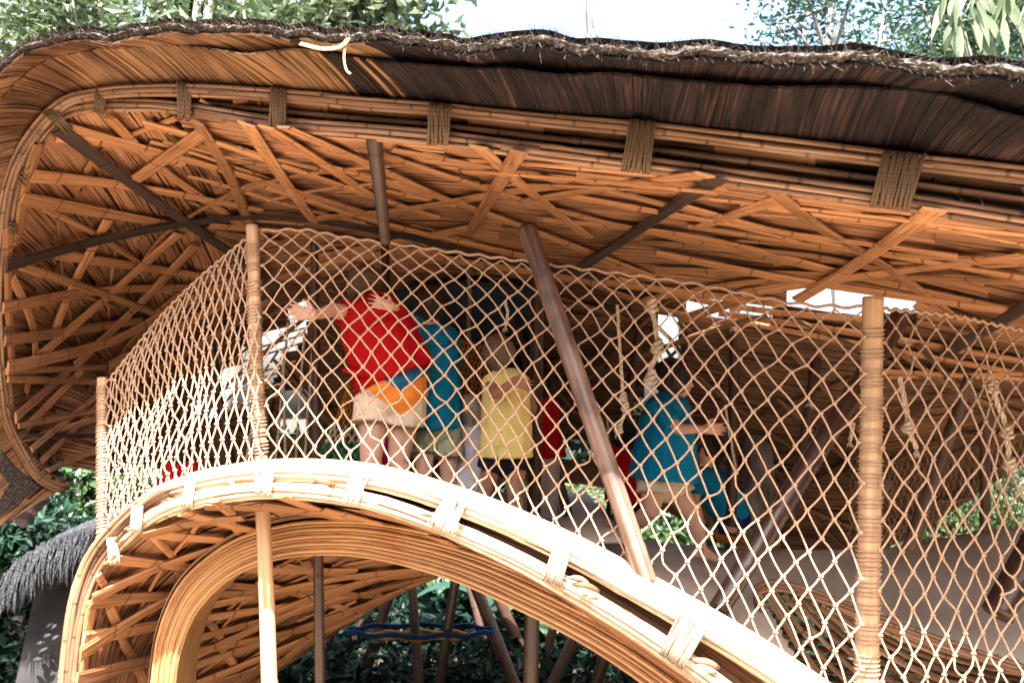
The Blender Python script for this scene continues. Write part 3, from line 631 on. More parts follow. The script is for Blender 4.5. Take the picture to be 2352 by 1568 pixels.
# deck floor under the children on the left
m = MB(); nx, ny = 30, 20
def fy(x): return 4.75 + max(0, -x - 1.1) * .55
rows = [[Vector((-1.9 + 2.6 * i / nx, fy(-1.9 + 2.6 * i / nx) + (7.7 - fy(-1.9 + 2.6 * i / nx)) * j / ny, 2.22 + .04 * noise.noise(Vector((i * .3, j * .3, 1))) )) for i in range(nx + 1)] for j in range(ny + 1)]
m.grid(rows, ([j * .1 for j in range(ny + 1)], [i * .1 for i in range(nx + 1)])); df = m.build('deck_floor', M['canvas'], smooth=True); tag(df, 'upper canvas deck on which the group of children stands behind the arch', 'deck floor')
df.modifiers.new('thickness', 'SOLIDIFY').thickness = -.02

# ------------------------------------------------------------------ posts and poles
def pole(name, label, cat, A, B, r0, r1, mt, nodes=.32, group=None, bend=0, wraps=None, wmat='net', k=40, wander=0):
    Vv = B - A; L = Vv.length; P = []; rr = []
    side = Vv.normalized().cross(Vector((0, 1, 0))).normalized()
    ph = random.random() * nodes
    n = max(8, int(L / .02))
    for i in range(n + 1):
        f = i / n; s = f * L; d = abs((s + ph) % nodes - nodes / 2); ring = .0032 * math.exp(-(d / .006) ** 2) - .0015 * math.exp(-((d - .012) / .008) ** 2)
        P.append(A.lerp(B, f) + side * (bend * math.sin(f * math.pi) + wander * noise.noise(Vector((s * 1.3, A.x * 9, 0))))); rr.append((r0 + (r1 - r0) * f) + ring * (r0 / .04))
    m = MB(); tube(m, P, rr, 20, u0=0)
    if wraps:
        o = thing(name, label, cat, A, group); m.build('culm', M[mt], o, smooth=True)
        for (s0, s1, c) in wraps:
            w_ = MB(); P2 = []; T = Vv.normalized(); s2 = T.cross(side)
            for i in range(c * 16 + 1):
                a = 2 * math.pi * i / 16; s = s0 + (s1 - s0) * i / (c * 16) + .004 * noise.noise(Vector((i * .13, s0 * 9, 2))); r = r0 + (r1 - r0) * s / L + .004
                P2.append(A + T * s + side * (math.cos(a) * r + bend * math.sin(s / L * math.pi) + wander * noise.noise(Vector((s * 1.3, A.x * 9, 0)))) + s2 * math.sin(a) * r)
            tube(w_, P2, .0036, 5, cap=True); w_.build('rope_wrap', M[wmat], o, smooth=True)
    else:
        o = m.build(name, M[mt], None, smooth=True); tag(o, label, cat, group)
    return o
def wr(L, dens): # wrap groups spread along a post of length L
    out = []; s = .02
    while s < L:
        c = random.randint(2, 6); out.append((s, min(L, s + c * .019), c)); s += c * .019 + random.uniform(.01, dens)
    return out
def down(P, z=0):  # continue to the ground
    return P
A, B = W(640, 2050, 4.4), W(577, 518, 4.4); L = (B - A).length; z0 = (W(625, 1170, 4.4) - A).length
P2 = pole('bamboo_post', 'tall tan bamboo post wrapped with cord, lower half sunlit in front of the laminated arch', 'post', A, B, .047, .034, 'tan_pole', wraps=[(s0 + z0 + .05, s1 + z0 + .05, c) for s0, s1, c in wr(L - z0 - .15, .05)], wander=.012, nodes=.55)
A, B = W(1975, 2300, 3.5), W(2006, 683, 3.5); L = (B - A).length
pole('bamboo_post', 'thick light brown bamboo post at right, bound all over with cord between two nets', 'post', A, B, .052, .044, 'tan_pole', wraps=[q for q in wr(L - .12, .035) if q[0] > .9], nodes=.6, wander=.006)
A, B = W(236, 1262, 4.8), W(235, 868, 5.0); L = (B - A).length
pole('bamboo_post', 'short bamboo corner post at the far left net end, sunlit at its foot', 'post', A, B, .034, .030, 'tan_pole', wraps=wr(L - .05, .02), nodes=.5)
def ground_to(x0, y0, x1, y1, Y0, Y1=None):
    """pole running through two image points, continued down to the ground"""
    p = W(x1, y1, Y1 or Y0); q = W(x0, y0, Y0); d = p - q
    return q + d * ((q.z) / -d.z), q
def gp_(name, label, x0, y0, x1, y1, Y, w0, w1, mt, group=None, Y1=None, bend=0, stop=False, wraps=None):
    a, b = ground_to(x0, y0, x1, y1, Y, Y1)
    if stop: a = W(x1, y1, Y1 or Y)
    pole(name, label, 'pole', a, b, w1 * .5 * a.y / F, w0 * .5 * b.y / F, mt, group=group, bend=bend, wraps=wraps)
gp_('bamboo_pole', 'dark upright bamboo pole behind the child in the red shirt, sunlit near its bottom', 722, 560, 735, 1568, 5.0, 18, 27, 'dark_pole')
gp_('bamboo_pole', 'thick dark upright bamboo pole just right of the yellow shirt', 1236, 600, 1219, 1568, 5.25, 30, 37, 'dark_pole')
gp_('bamboo_pole', 'brown bamboo pole leaning left in front of the net, footed on the sunlit rim', 1210, 525, 1490, 1345, 4.0, 44, 46, 'brown_pole', Y1=3.38, stop=True)
gp_('bamboo_pole', 'dark glossy bamboo pole leaning right behind the net, beside the running child', 2068, 728, 1650, 1400, 4.4, 46, 46, 'dark_pole', Y1=4.0, stop=True)
gp_('bamboo_pole', 'slim shiny brown bamboo pole slanting behind the right net', 2228, 862, 2088, 1262, 5.2, 24, 32, 'brown_pole', Y1=5.4, stop=True)
gp_('bamboo_pole', 'short brown leaning bamboo pole half hidden behind the wrapped right post', 2040, 1100, 1955, 1262, 5.6, 22, 24, 'brown_pole', stop=True)
gp_('bamboo_pole', 'dark square looking upright pole right of the running child', 1688, 700, 1678, 1262, 6.0, 26, 26, 'dark_pole', stop=True)
gp_('bamboo_pole', 'very dark thin pole slanting in the shade between running child and leaning pole', 1880, 800, 1815, 1200, 6.0, 22, 22, 'dark_pole', stop=True)
gp_('bamboo_pole', 'brown bamboo pole leaning in front of the small light gap right of the black pole', 1255, 990, 1312, 1212, 6.0, 20, 24, 'brown_pole', stop=True)
gp_('bamboo_pole', 'black slanting pole behind the child in the red shirt at centre right', 1480, 680, 1395, 1225, 6.3, 22, 24, 'dark_pole', stop=True)
gp_('bamboo_pole', 'black slanting pole seen through the dense left net', 488, 790, 545, 1180, 6.6, 18, 30, 'dark_pole', stop=True)
gp_('bamboo_pole', 'dark pole in front of the dark opening between blue and yellow shirts', 1165, 690, 1230, 900, 6.6, 22, 24, 'dark_pole', stop=True)
gp_('bamboo_pole', 'far slim bamboo post behind the right net with cord windings', 2262, 860, 2262, 1222, 6.1, 20, 22, 'brown_pole', stop=True)
gp_('bamboo_pole', 'black pole end rising from the lower right corner of the frame', 2400, 1215, 2290, 1410, 4.7, 66, 66, 'dark_pole', Y1=4.6, stop=True)
gp_('bamboo_pole', 'short dark bamboo pole hanging from the roof rim at upper centre left', 858, 310, 886, 556, 3.7, 40, 24, 'slat_dark', Y1=4.2, stop=True)
gp_('bamboo_pole', 'dark pole behind the head of the child in red, joining the ceiling', 884, 556, 888, 720, 5.4, 20, 20, 'dark_pole', stop=True)
gp_('bamboo_pole', 'thin dark support pole seen between rim and deck at lower right', 1500, 1430, 1540, 1600, 4.3, 34, 36, 'dark_pole')
un = [(945,1320,962,1568,8.5,20),(1048,1320,1010,1568,8.3,22),(900,1350,830,1568,9,24),(1090,1340,1180,1568,8.6,26),(1130,1340,1230,1560,9.2,24),(1270,1440,1245,1568,9,20),(1330,1440,1270,1568,8.4,24),(1362,1455,1378,1568,8.8,18),(1400,1470,1370,1568,8.0,28),(1440,1490,1475,1568,8.2,26),(770,1440,720,1568,9,16),(860,1380,760,1568,9.5,20),(1075,1330,1135,1568,9.4,16),(1460,1500,1500,1568,9.2,16)]
LEGS = ['near upright shaded bamboo prop crossing the rope hoop, left of two', 'reddish shaded bamboo prop crossing the middle of the rope hoop', 'shaded bamboo prop leaning left behind the left half of the hoop', 'shaded bamboo prop leaning right across the right half of the hoop',
 'dark prop slanting from the arch to the right of the rope hoop', 'slim shaded prop leaning left, just right of the thick dark upright pole foot', 'dark prop leaning left behind the green bush under the arch', 'thin nearly upright prop between the green bushes under the arch',
 'thick dark prop leaning left beneath the lower end of the arch', 'thick dark prop leaning right beneath the lower end of the arch', 'outermost left prop, thin and slanting, near the soffit edge', 'long dark prop slanting down left from the soffit edge',
 'thin prop rising steeply behind the rope hoop to its right', 'rightmost thin prop under the arch near the bottom edge']
for k, (x0, y0, x1, y1, Y, wd) in enumerate(un):
    gp_('bamboo_prop', LEGS[k], x0, y0, x1, y1, Y, wd, wd * 1.1, 'dark_pole' if k % 3 else 'brown_pole', group='leaning bamboo legs under the arch')
# gray tree trunk inside
A, B = W(1745, 1262, 6.9), W(1725, 900, 6.9); m = MB(); P = resample([A, A.lerp(B, .5) + Vector((.03, 0, 0)), B], 20); tube(m, P, [.15 - .002 * i + .012 * noise.noise(Vector((i * .5, 0, 0))) for i in range(20)], 16)
M['bark'] = mat('bark', [(.3, (.05, .045, .04)), (.7, (.22, .20, .18))], .9, scale=(12, 12, 5), tc='Object', detail=8, var=0, bump=1, bdist=.02)
tt = thing('tree', 'mottled grey tree trunk standing inside the shaded pavilion', 'tree', A); m.build('trunk', M['bark'], tt, smooth=True)

# rope hoop in the dark under the arch
hoop = thing('rope_hoop', 'blue and orange rope hoop hanging between the legs under the arch', 'rope ring', W(965, 1450, 8.4))
def flat_mat(name, c, rough=.8, bump=.3, var=.1): return mat(name, [(.3, tuple(x * .75 for x in c)), (.7, c)], rough, scale=(60, 60, 60), tc='Object', var=var, bump=bump)
M['blue_rope'] = flat_mat('blue_rope', (.004, .035, .10)); M['orange_rope'] = flat_mat('orange_rope', (.45, .17, .015)); M['green_rope'] = flat_mat('green_rope', (.03, .25, .12)); M['cream_rope'] = flat_mat('cream_rope', (.6, .52, .32))
c = W(965, 1450, 8.4)
for dz, rr, mt in ((0, .75, 'blue_rope'), (-.035, .55, 'orange_rope'), (.022, .75, 'blue_rope')):
    P = [c + Vector((rr * math.cos(a), rr * .28 * math.sin(a) , dz + .012 * math.sin(9 * a))) for a in [2 * math.pi * i / 60 for i in range(61)]]
    m = MB(); tube(m, P, .016, 8, cap=False); m.build('rope_coil', M[mt], hoop, smooth=True)

# ------------------------------------------------------------------ rope nets
def net(label, topc, botc, cols, rows, r=.0044, sag=.02, grow=1.25, seed=0, topr=True):
    rnd = random.Random(seed); o = thing('rope_net', label, 'net', topc[0])
    tp, bt = resample(topc, 200), resample(botc, 200)
    def pt(i, j):
        t = i / cols; s = (j / rows) ** grow; t += .10 / cols * noise.noise(Vector((i * .5, j * .5, seed)))
        a, b = at(tp, max(0, min(1, t))), at(bt, max(0, min(1, t)))
        p = a.lerp(b, s); p.y += .06 * noise.noise(Vector((t * 5, s * 4, seed + 3))) * math.sin(min(1, s) * math.pi)
        p.x += .045 * noise.noise(Vector((t * 4, s * 3, seed + 30))) * min(1, j / 3) * math.sin(max(0, min(1, t)) * math.pi) ** .5; p.z += .04 * noise.noise(Vector((t * 5, s * 4, seed + 40))) * math.sin(min(1, s) * math.pi)
        p.x += .012 * noise.noise(Vector((i * .8, j * .8, seed + 19))) * min(1, j); p.z += .022 * noise.noise(Vector((i * .9, j * .9, seed + 8))) * min(1, j)
        return p
    G = {}
    for j in range(rows + 1):
        for i in range(cols * 2 + 1):
            if (i + j) % 2 == 0: G[i, j] = pt(i / 2, j)
    m = MB(); kn = MB()
    for (i, j), p in G.items():
        for di in (-1, 1):
            q = G.get((i + di, j + 1))
            if q is None: continue
            d = (q - p); slack = 0.0
            if rnd.random() < .28 and j > rows * .55: slack = .028 * rnd.random()
            sd = Vector((rnd.uniform(-1, 1), rnd.uniform(-1, .3), -.3 * rnd.random())); P = [p, p + d * .25 + sd * (.003 + slack * .6), p + d * .5 + sd * (.004 + slack), p + d * .75 + sd * (.003 + slack * .7), q]
            tube(m, P, r, 6, cap=False)
        # knot
        if 0 < j < rows + 1:
            w_ = MB.__new__(MB); 
            c_ = [Vector((math.cos(a), 0, math.sin(a))) for a in [2 * math.pi * k / 7 for k in range(8)]]
            s1 = r * 1.55; tube(kn, [p + Vector((v.x * s1 * 1.1, -r * .5 + v.x * r * .6, v.z * s1 * .8)) for v in c_], r * 1.0, 5, cap=False)
            tube(kn, [p + Vector((-r * 2.4, -r * .3, 0)), p + Vector((-r, -r * 1.3, r * .3)), p + Vector((r, -r * 1.3, -r * .3)), p + Vector((r * 2.4, -r * .3, 0))], [r * .8, r * 1.35, r * 1.35, r * .8], 6)
    a = m.build('mesh_cords', M['net'], o, smooth=True); a['kind'] = 'stuff'
    b = kn.build('knots', M['net'], o, smooth=True); b['kind'] = 'stuff'
    e = MB(); P = [p + Vector((0, 0, .012 + .006 * math.sin(i * .8))) for i, p in enumerate(tp)]
    if topr: tube(e, P, .0075, 7); e.build('top_rope', M['net'], o, smooth=True)
    return o
topL = px3([(243,885,4.95),(300,815,4.88),(370,730,4.78),(450,650,4.66),(520,590,4.55),(588,535,4.42)])
botL = px3([(243,1262,4.76),(290,1200,4.66),(345,1150,4.52),(430,1108,4.36),(510,1090,4.25),(604,1082,4.2)])
net('cord net receding along the curved left end, its lower part glaring white in the sun', topL, botL, 21, 15, r=.0052, seed=1, grow=1.1)
topM = px3([(600,535,4.4),(700,533,4.36),(788,549,4.3),(954,572,4.22),(1090,590,4.15),(1220,607,4.05),(1364,626,3.95),(1599,658,3.8),(1829,703,3.62),(1984,712,3.5)])
botM = px3([(618,1090,4.18),(700,1082,4.1),(790,1090,4.05),(930,1125,3.92),(1070,1170,3.8),(1200,1225,3.68),(1340,1300,3.55),(1560,1420,3.36),(1790,1560,3.25),(1975,1720,3.2)])
net('wide diamond mesh cord net stretched in front of the children between the two wrapped posts', topM, botM, 27, 21, seed=2, grow=1.12)
topR = px3([(2030,716,3.5),(2110,722,3.5),(2200,733,3.5),(2290,752,3.52),(2420,778,3.55),(2560,800,3.6)])
botR = px3([(2020,1760,3.25),(2090,1750,3.25),(2170,1740,3.27),(2260,1730,3.3),(2400,1720,3.35),(2560,1700,3.4)])
net('cord net to the right of the thick wrapped post, lower half in sunlight', topR, botR, 12, 24, seed=3, grow=1.05)
# fine far net at the right edge
net('far fine mesh net in front of the green gap at the right edge', px3([(1950,1010,6.6),(2100,960,6.5),(2250,930,6.4),(2420,900,6.2)]), px3([(1950,1262,6.5),(2100,1250,6.4),(2250,1235,6.3),(2420,1210,6.2)]), 34, 14, r=.0035, seed=4, grow=1)

# ------------------------------------------------------------------ hanging ropes
def rope(label, pts, r, mt='rope', knots=(), fray=True, name='hanging_rope', loop=False):
    P = resample(px3(pts), 40); P = [p + Vector((noise.noise(Vector((i * .2, p.x * 5, 0))) * .006, 0, 0)) for i, p in enumerate(P)]
    o = thing(name, label, 'rope', P[0]); m = MB(); L = sum((a - b).length for a, b in zip(P, P[1:])); n = 160; P = resample(P, n, 6); fr = frames(P)
    for s in range(3):
        q = [p + (f[1] * math.cos(i * L / n / (r * 1.6) + s * 2.094) + f[2] * math.sin(i * L / n / (r * 1.6) + s * 2.094)) * r * .5 for i, (p, f) in enumerate(zip(P, fr))]
        tube(m, q, r * .58, 6)
    m.build('strands', M[mt], o, smooth=True)
    for k in knots:
        p = at(P, k); m = MB()
        for a0 in range(3):
            q = [p + Vector((math.cos(a) * r * 2.0 * (1 - .2 * a0), math.sin(a) * r * 1.6, r * (a0 - 1) * 1.3 + math.sin(a + a0) * r)) for a in [2 * math.pi * i / 12 for i in range(13)]]
            tube(m, q, r * .95, 7, cap=False)
        m.build('knot', M[mt], o, smooth=True)
    if fray:
        m = MB(); e = P[-1]
        for _ in range(40):
            d = Vector((random.uniform(-.6, .6), random.uniform(-.6, .6), -1)).normalized() * random.uniform(.02, .05); tube(m, [e, e + d * .5 + Vector((random.uniform(-.004, .004), 0, 0)), e + d], r * .09, 4)
        m.build('frayed_end', M[mt], o)
rope('frayed brown rope end hanging left of the yellow shirt child', [(1073,610,5),(1080,680,5),(1076,740,5),(1080,790,5)], .013, 'jute')
rope('small pale rope end dangling near the dark opening', [(1160,690,5),(1166,720,5),(1161,748,5)], .010)
rope('thick white rope hanging with a loose loop beside the head of the running child', [(1492,685,4.6),(1504,740,4.6),(1510,800,4.6),(1494,850,4.6),(1500,885,4.6)], .015, knots=(.08, .55, .9))
rope('long thin white rope ending in a big knot and loop left of the running child', [(1418,700,4.7),(1424,800,4.7),(1430,900,4.7),(1436,940,4.7),(1418,990,4.7)], .010, knots=(.72, .8, .98))
rope('frayed white rope hanging behind the right part of the net with two knots', [(2272,862,4.2),(2290,920,4.2),(2312,985,4.2),(2316,1040,4.2),(2320,1072,4.2)], .013, knots=(.12, .62, .97))
rope('short white rope end swinging just right of the thick wrapped post', [(2066,865,4.2),(2080,930,4.2),(2088,985,4.2),(2106,1030,4.2)], .013, knots=(.68,))
rope('tiny white rope end left of the thick wrapped post', [(1960,970,4.8),(1956,995,4.8),(1952,1012,4.8)], .012)
THR = ['thin pale rope beside the wrapped left post, slanting to the left', 'thin pale rope second right of the wrapped left post', 'thin pale rope against the dark pole left of the red shirt', 'thin rope hanging left of the wrapped left post', 'white rope under the stretched arm of the child in red', 'thin rope between the leaning brown pole and the black slanting pole', 'short thin rope close behind the wrapped left post', 'thin rope hanging in front of the grey trunk right of the runner']
for k, (x, y0, x2, y1) in enumerate(((662,740,632,1060),(700,752,680,1050),(720,770,700,1060),(590,900,565,1070),(806,735,828,960),(1395,960,1405,1180),(650,800,655,1085),(1665,930,1690,1080))):
    rope(THR[k], [(x, y0, 5.9), ((x + x2) / 2, (y0 + y1) / 2, 5.9), (x2, y1, 5.9)], .010, fray=False, name='thin_rope')
for o in bpy.data.objects:
    if o.name.startswith('thin_rope') and o.parent is None: o['group'] = 'thin ropes hanging in the shade'
# hanging play net in coloured bands (orange, cream, green, blue)
hn = thing('hanging_net_funnel', 'hanging funnel of play net banded orange, cream, green and blue behind the red shirt child', 'play net', W(810, 900, 5.6))
c0, c1 = W(815, 880, 5.7), W(790, 1075, 5.6)
def band(f0, f1, mt, nm):
    m = MB(); n = 16
    def q(f, a): c = c0.lerp(c1, f); r = .05 + .16 * f ** 1.3; return c + Vector((math.cos(a) * r, math.sin(a) * r, 0))
    for k in range(n):
        for s in (-1, 1):
            P = [q(f0 + (f1 - f0) * i / 8, 2 * math.pi * k / n + s * (f0 + (f1 - f0) * i / 8) * 3) for i in range(9)]; tube(m, P, .006, 5)
    m.build(nm, M[mt], hn, smooth=True)
band(0, .5, 'orange_rope', 'orange_band'); band(.5, .7, 'cream_rope', 'cream_band'); band(.7, .92, 'green_rope', 'green_band'); band(.92, 1, 'blue_rope', 'blue_band')
# orange net inside the dark opening
m = MB(); cA = px3([(1035,770,6.2),(1140,800,6.2)]); cB = px3([(1030,930,6.2),(1150,960,6.2)])
for k in range(13):
    f = k / 12; tube(m, [cA[0].lerp(cA[1], f), cB[0].lerp(cB[1], min(1, f + .45))], .006, 5); tube(m, [cA[0].lerp(cA[1], f), cB[0].lerp(cB[1], max(0, f - .45))], .006, 5)
on = m.build('orange_net', M['orange_rope']); tag(on, 'orange diamond mesh play net in the dark opening beside the yellow shirt', 'net')
# orange rope rim along the canvas edge
m = MB(); P = resample(px3([(1300,1212,6.2),(1400,1222,6.2),(1470,1235,6.2)]), 30)
for s in range(3): tube(m, [p + Vector((0, .02 * math.cos(i * .9 + 2 * s), .02 * math.sin(i * .9 + 2 * s))) for i, p in enumerate(P)], .016, 6)
tag(m.build('orange_rope', M['orange_rope'], smooth=True), 'twisted orange rope lying on the canvas edge left of the running child', 'rope')
m = MB(); P = resample(px3([(1640,1245,6.0),(1720,1254,5.9),(1790,1256,5.9)]), 30)
for s in range(3): tube(m, [p + Vector((0, .02 * math.cos(i * .9 + 2 * s), .03 + .02 * math.sin(i * .9 + 2 * s))) for i, p in enumerate(P)], .016, 6)
tag(m.build('orange_rope', M['orange_rope'], smooth=True), 'frayed orange rope on the canvas right of the running child', 'rope')
# dark blue sheet added where only shaded background lies behind the children
M['shade'] = mat('shade_backdrop', [(.3, (.006, .015, .028)), (.7, (.02, .04, .06))], .9, scale=(6, 6, 6), tc='Object', var=0, bump=.5, bdist=.02)
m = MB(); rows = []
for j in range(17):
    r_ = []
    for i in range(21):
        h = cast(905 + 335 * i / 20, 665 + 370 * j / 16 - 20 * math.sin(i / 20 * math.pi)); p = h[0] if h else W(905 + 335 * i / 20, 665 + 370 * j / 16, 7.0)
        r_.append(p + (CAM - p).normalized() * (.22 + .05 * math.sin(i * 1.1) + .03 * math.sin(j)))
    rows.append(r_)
m.grid(rows, (list(range(17)), list(range(21)))); sh = m.build('shade_backdrop', M['shade'], smooth=True); sh.modifiers.new('thickness', 'SOLIDIFY').thickness = .006; tag(sh, 'dark blue sheet added as the shaded background behind the children', 'backdrop')

# ------------------------------------------------------------------ people
def cloth(name, c, rough=.85):
    return mat(name, [(.3, tuple(x * .85 for x in c)), (.7, c)], rough, scale=(9, 9, 9), tc='Object', detail=5, var=0, bump=.35, bdist=.012, spec=.1)
def skin(name, c):
    m = mat(name, [(.3, tuple(x * .93 for x in c)), (.7, c)], .5, scale=(14, 14, 14), tc='Object', var=0, bump=.05)
    b = m.node_tree.nodes['Principled BSDF']; b.inputs['Subsurface Weight'].default_value = .12; b.inputs['Subsurface Radius'].default_value = (.02, .008, .004); return m
M['skin_fair'] = skin('skin_fair', (.62, .36, .26)); M['skin_tan'] = skin('skin_tan', (.34, .17, .10))
M['hair_dark'] = mat('hair_dark', [(.3, (.008, .006, .005)), (.7, (.03, .02, .015))], .45, scale=(3, 90, 3), tc='Generated', var=0, bump=.8, bdist=.01)
M['hair_brown'] = mat('hair_brown', [(.3, (.05, .028, .015)), (.7, (.15, .09, .05))], .5, scale=(70, 70, 4), tc='Generated', var=0, bump=.8, bdist=.01)
M['hair_light'] = mat('hair_light', [(.3, (.26, .20, .13)), (.7, (.62, .52, .38))], .5, scale=(60, 60, 6), tc='Generated', var=0, bump=.8, bdist=.01)
M['hair_blond'] = mat('hair_blond', [(.3, (.05, .036, .025)), (.7, (.22, .16, .11))], .5, scale=(60, 60, 6), tc='Generated', var=0, bump=.8, bdist=.01)
M['red'] = cloth('red_cloth', (.40, .005, .007)); M['teal'] = cloth('teal_cloth', (.004, .20, .36)); M['yellow'] = cloth('yellow_cloth', (.82, .66, .22))
M['black'] = cloth('black_cloth', (.012, .014, .02)); M['grey'] = cloth('grey_cloth', (.62, .60, .64)); M['magenta'] = cloth('magenta_cloth', (.42, .005, .10)); M['pink'] = cloth('pink_cloth', (.75, .05, .25))
M['cream'] = cloth('cream_cloth', (.66, .54, .40)); M['purple'] = cloth('purple_cloth', (.04, .02, .14)); M['palegrey'] = cloth('pale_cloth', (.5, .46, .46))
# floral print shorts
M['print'] = mat('print_cloth', [(.42, (.30, .36, .22)), (.5, (.16, .22, .16)), (.56, (.36, .40, .27)), (.7, (.42, .44, .32))], .85, scale=(11, 11, 11), tc='Object', var=0, bump=.2, detail=2)
# beige, orange and blue colour block shorts
def blocks():
    m = bpy.data.materials.new('colour_block_cloth'); m.use_nodes = True; n = m.node_tree.nodes; l = m.node_tree.links; b = n['Principled BSDF']; b.inputs['Roughness'].default_value = .85
    t = n.new('ShaderNodeTexCoord'); s = n.new('ShaderNodeSeparateXYZ'); l.new(t.outputs['Generated'], s.inputs[0])
    def math_(op, a, c, v=None):
        k = n.new('ShaderNodeMath'); k.operation = op
        for i, q in enumerate((a, c)):
            if isinstance(q, (int, float)): k.inputs[i].default_value = q
            else: l.new(q, k.inputs[i])
        return k.outputs[0]
    # blue over a diagonal band of orange over cream; the band rises to the left
    d = math_('ADD', s.outputs[2], math_('MULTIPLY', math_('ABSOLUTE', math_('SUBTRACT', s.outputs[0], .68), 0), -.75))
    f1 = math_('GREATER_THAN', d, .16); f2 = math_('GREATER_THAN', d, .44)
    def mx(f, a, c):
        k = n.new('ShaderNodeMix'); k.data_type = 'RGBA'; l.new(f, k.inputs[0])
        for i, q in ((6, a), (7, c)):
            if isinstance(q, tuple): k.inputs[i].default_value = (*q, 1)
            else: l.new(q, k.inputs[i])
        return k.outputs[2]
    l.new(mx(f2, mx(f1, (.68, .55, .40), (.80, .24, .02)), (.004, .11, .22)), b.inputs['Base Color']); return m
M['blocks'] = blocks()
V3 = Vector
def cone(m, a, b, ra, rb, flat=1.0, side=None, rnd=True, seg=14):
    """tapered limb piece from a to b, with round or cut ends; flat squeezes it front to back"""
    t = (b - a).normalized(); s = (side - t * side.dot(t)).normalized() if side is not None else t.orthogonal().normalized(); f = t.cross(s)
    prof = []
    L = (b - a).length
    if rnd:
        for k in range(1, 4): an = math.pi / 2 * (1 - k / 4); prof.append((-math.sin(an) * ra, math.cos(an) * ra))
    prof += [(0, ra), (L * .5, (ra + rb) / 2), (L, rb)]
    if rnd:
        for k in range(3, 0, -1): an = math.pi / 2 * (1 - k / 4); prof.append((L + math.sin(an) * rb, math.cos(an) * rb))
    base = len(m.v); rows = [[a + t * h + s * math.cos(q) * r + f * math.sin(q) * r * flat for q in [2 * math.pi * i / seg for i in range(seg)]] for h, r in prof]
    m.grid(rows, (list(range(len(rows))), list(range(seg))), closed=True)
    m.face(tuple(base + k for k in reversed(range(seg)))); e = base + (len(rows) - 1) * seg; m.face(tuple(e + k for k in range(seg)))
def ball(m, c, rx, ry, rz, rot=None, seg=16):
    rows = []
    for i in range(1, seg // 2 + 3):
        th = math.pi * i / (seg // 2 + 3); row = []
        for j in range(seg):
            ph = 2 * math.pi * j / seg; v = V3((math.sin(th) * math.cos(ph) * rx, math.sin(th) * math.sin(ph) * ry, math.cos(th) * rz))
            row.append(c + (rot @ v if rot else v))
        rows.append(row)
    b = len(m.v); m.grid(rows, (list(range(len(rows))), list(range(seg))), closed=True)
    m.face(tuple(b + k for k in range(seg))); e = b + (len(rows) - 1) * seg; m.face(tuple(e + k for k in reversed(range(seg))))
def finish(o, vox, it=6, wr_=0):
    r = o.modifiers.new('remesh', 'REMESH'); r.mode = 'VOXEL'; r.voxel_size = vox; r.use_smooth_shade = True
    s = o.modifiers.new('smooth', 'SMOOTH'); s.factor = .5; s.iterations = it
    if wr_:
        tx = bpy.data.textures.get('folds') or bpy.data.textures.new('folds', 'CLOUDS'); tx.noise_scale = .09
        d = o.modifiers.new('folds', 'DISPLACE'); d.texture = tx; d.strength = wr_; d.mid_level = .5; d.texture_coords = 'GLOBAL'
def hand(m, wr_, d, up, k, curl=.6):
    """palm with four unequal bent fingers and a thumb; d = pointing direction, up = thumb side, k = hand length"""
    d = d.normalized(); up = (up - d * up.dot(d)).normalized(); pn = d.cross(up).normalized()
    pl = k * .5
    for i in range(4):
        o = up * (k * .17 - i * k * .115); cone(m, wr_ + o * .55, wr_ + d * pl + o, k * .085, k * .075, .8)
    for i, ln in enumerate((.42, .48, .44, .34)):
        b0 = wr_ + d * pl + up * (k * .18 - i * k * .12) ; l3 = k * ln / 3; a = 0; p = b0; spread = up * (.14 - i * .1)
        for s in range(3):
            a += curl * (.5 + .35 * s); q = p + ((d + spread).normalized() * math.cos(a) + pn * math.sin(a)) * l3 * (1.15 - .15 * s); cone(m, p, q, k * (.052 - .006 * s), k * (.047 - .006 * s)); p = q
    b0 = wr_ + d * k * .12 + up * k * .16; q = b0 + (d * .55 + up * .8).normalized() * k * .22; cone(m, b0, q, k * .075, k * .055); q2 = q + (d * .9 + up * .25 + pn * .35).normalized() * k * .2; cone(m, q, q2, k * .055, k * .042)
def foot(m, ank, d, k, pitch=0):
    d = d.normalized(); up = V3((0, 0, 1)); up = (up - d * up.dot(d)).normalized(); sd = d.cross(up)
    heel = ank - d * k * .18 - up * k * .20; ballp = ank + d * k * .48 - up * k * .24
    cone(m, ank, heel, k * .13, k * .12); cone(m, heel, ballp, k * .115, k * .10, .8, sd); cone(m, ank, ballp + up * k * .03, k * .13, k * .085)
    for i in range(5): o = sd * ((i - 2) * k * .075); cone(m, ballp + o * .9, ballp + o * 1.1 + d * k * (.24 - .025 * abs(i - 1)) - up * k * .03, k * (.055 if i == 0 else .042), k * (.045 if i == 0 else .033))
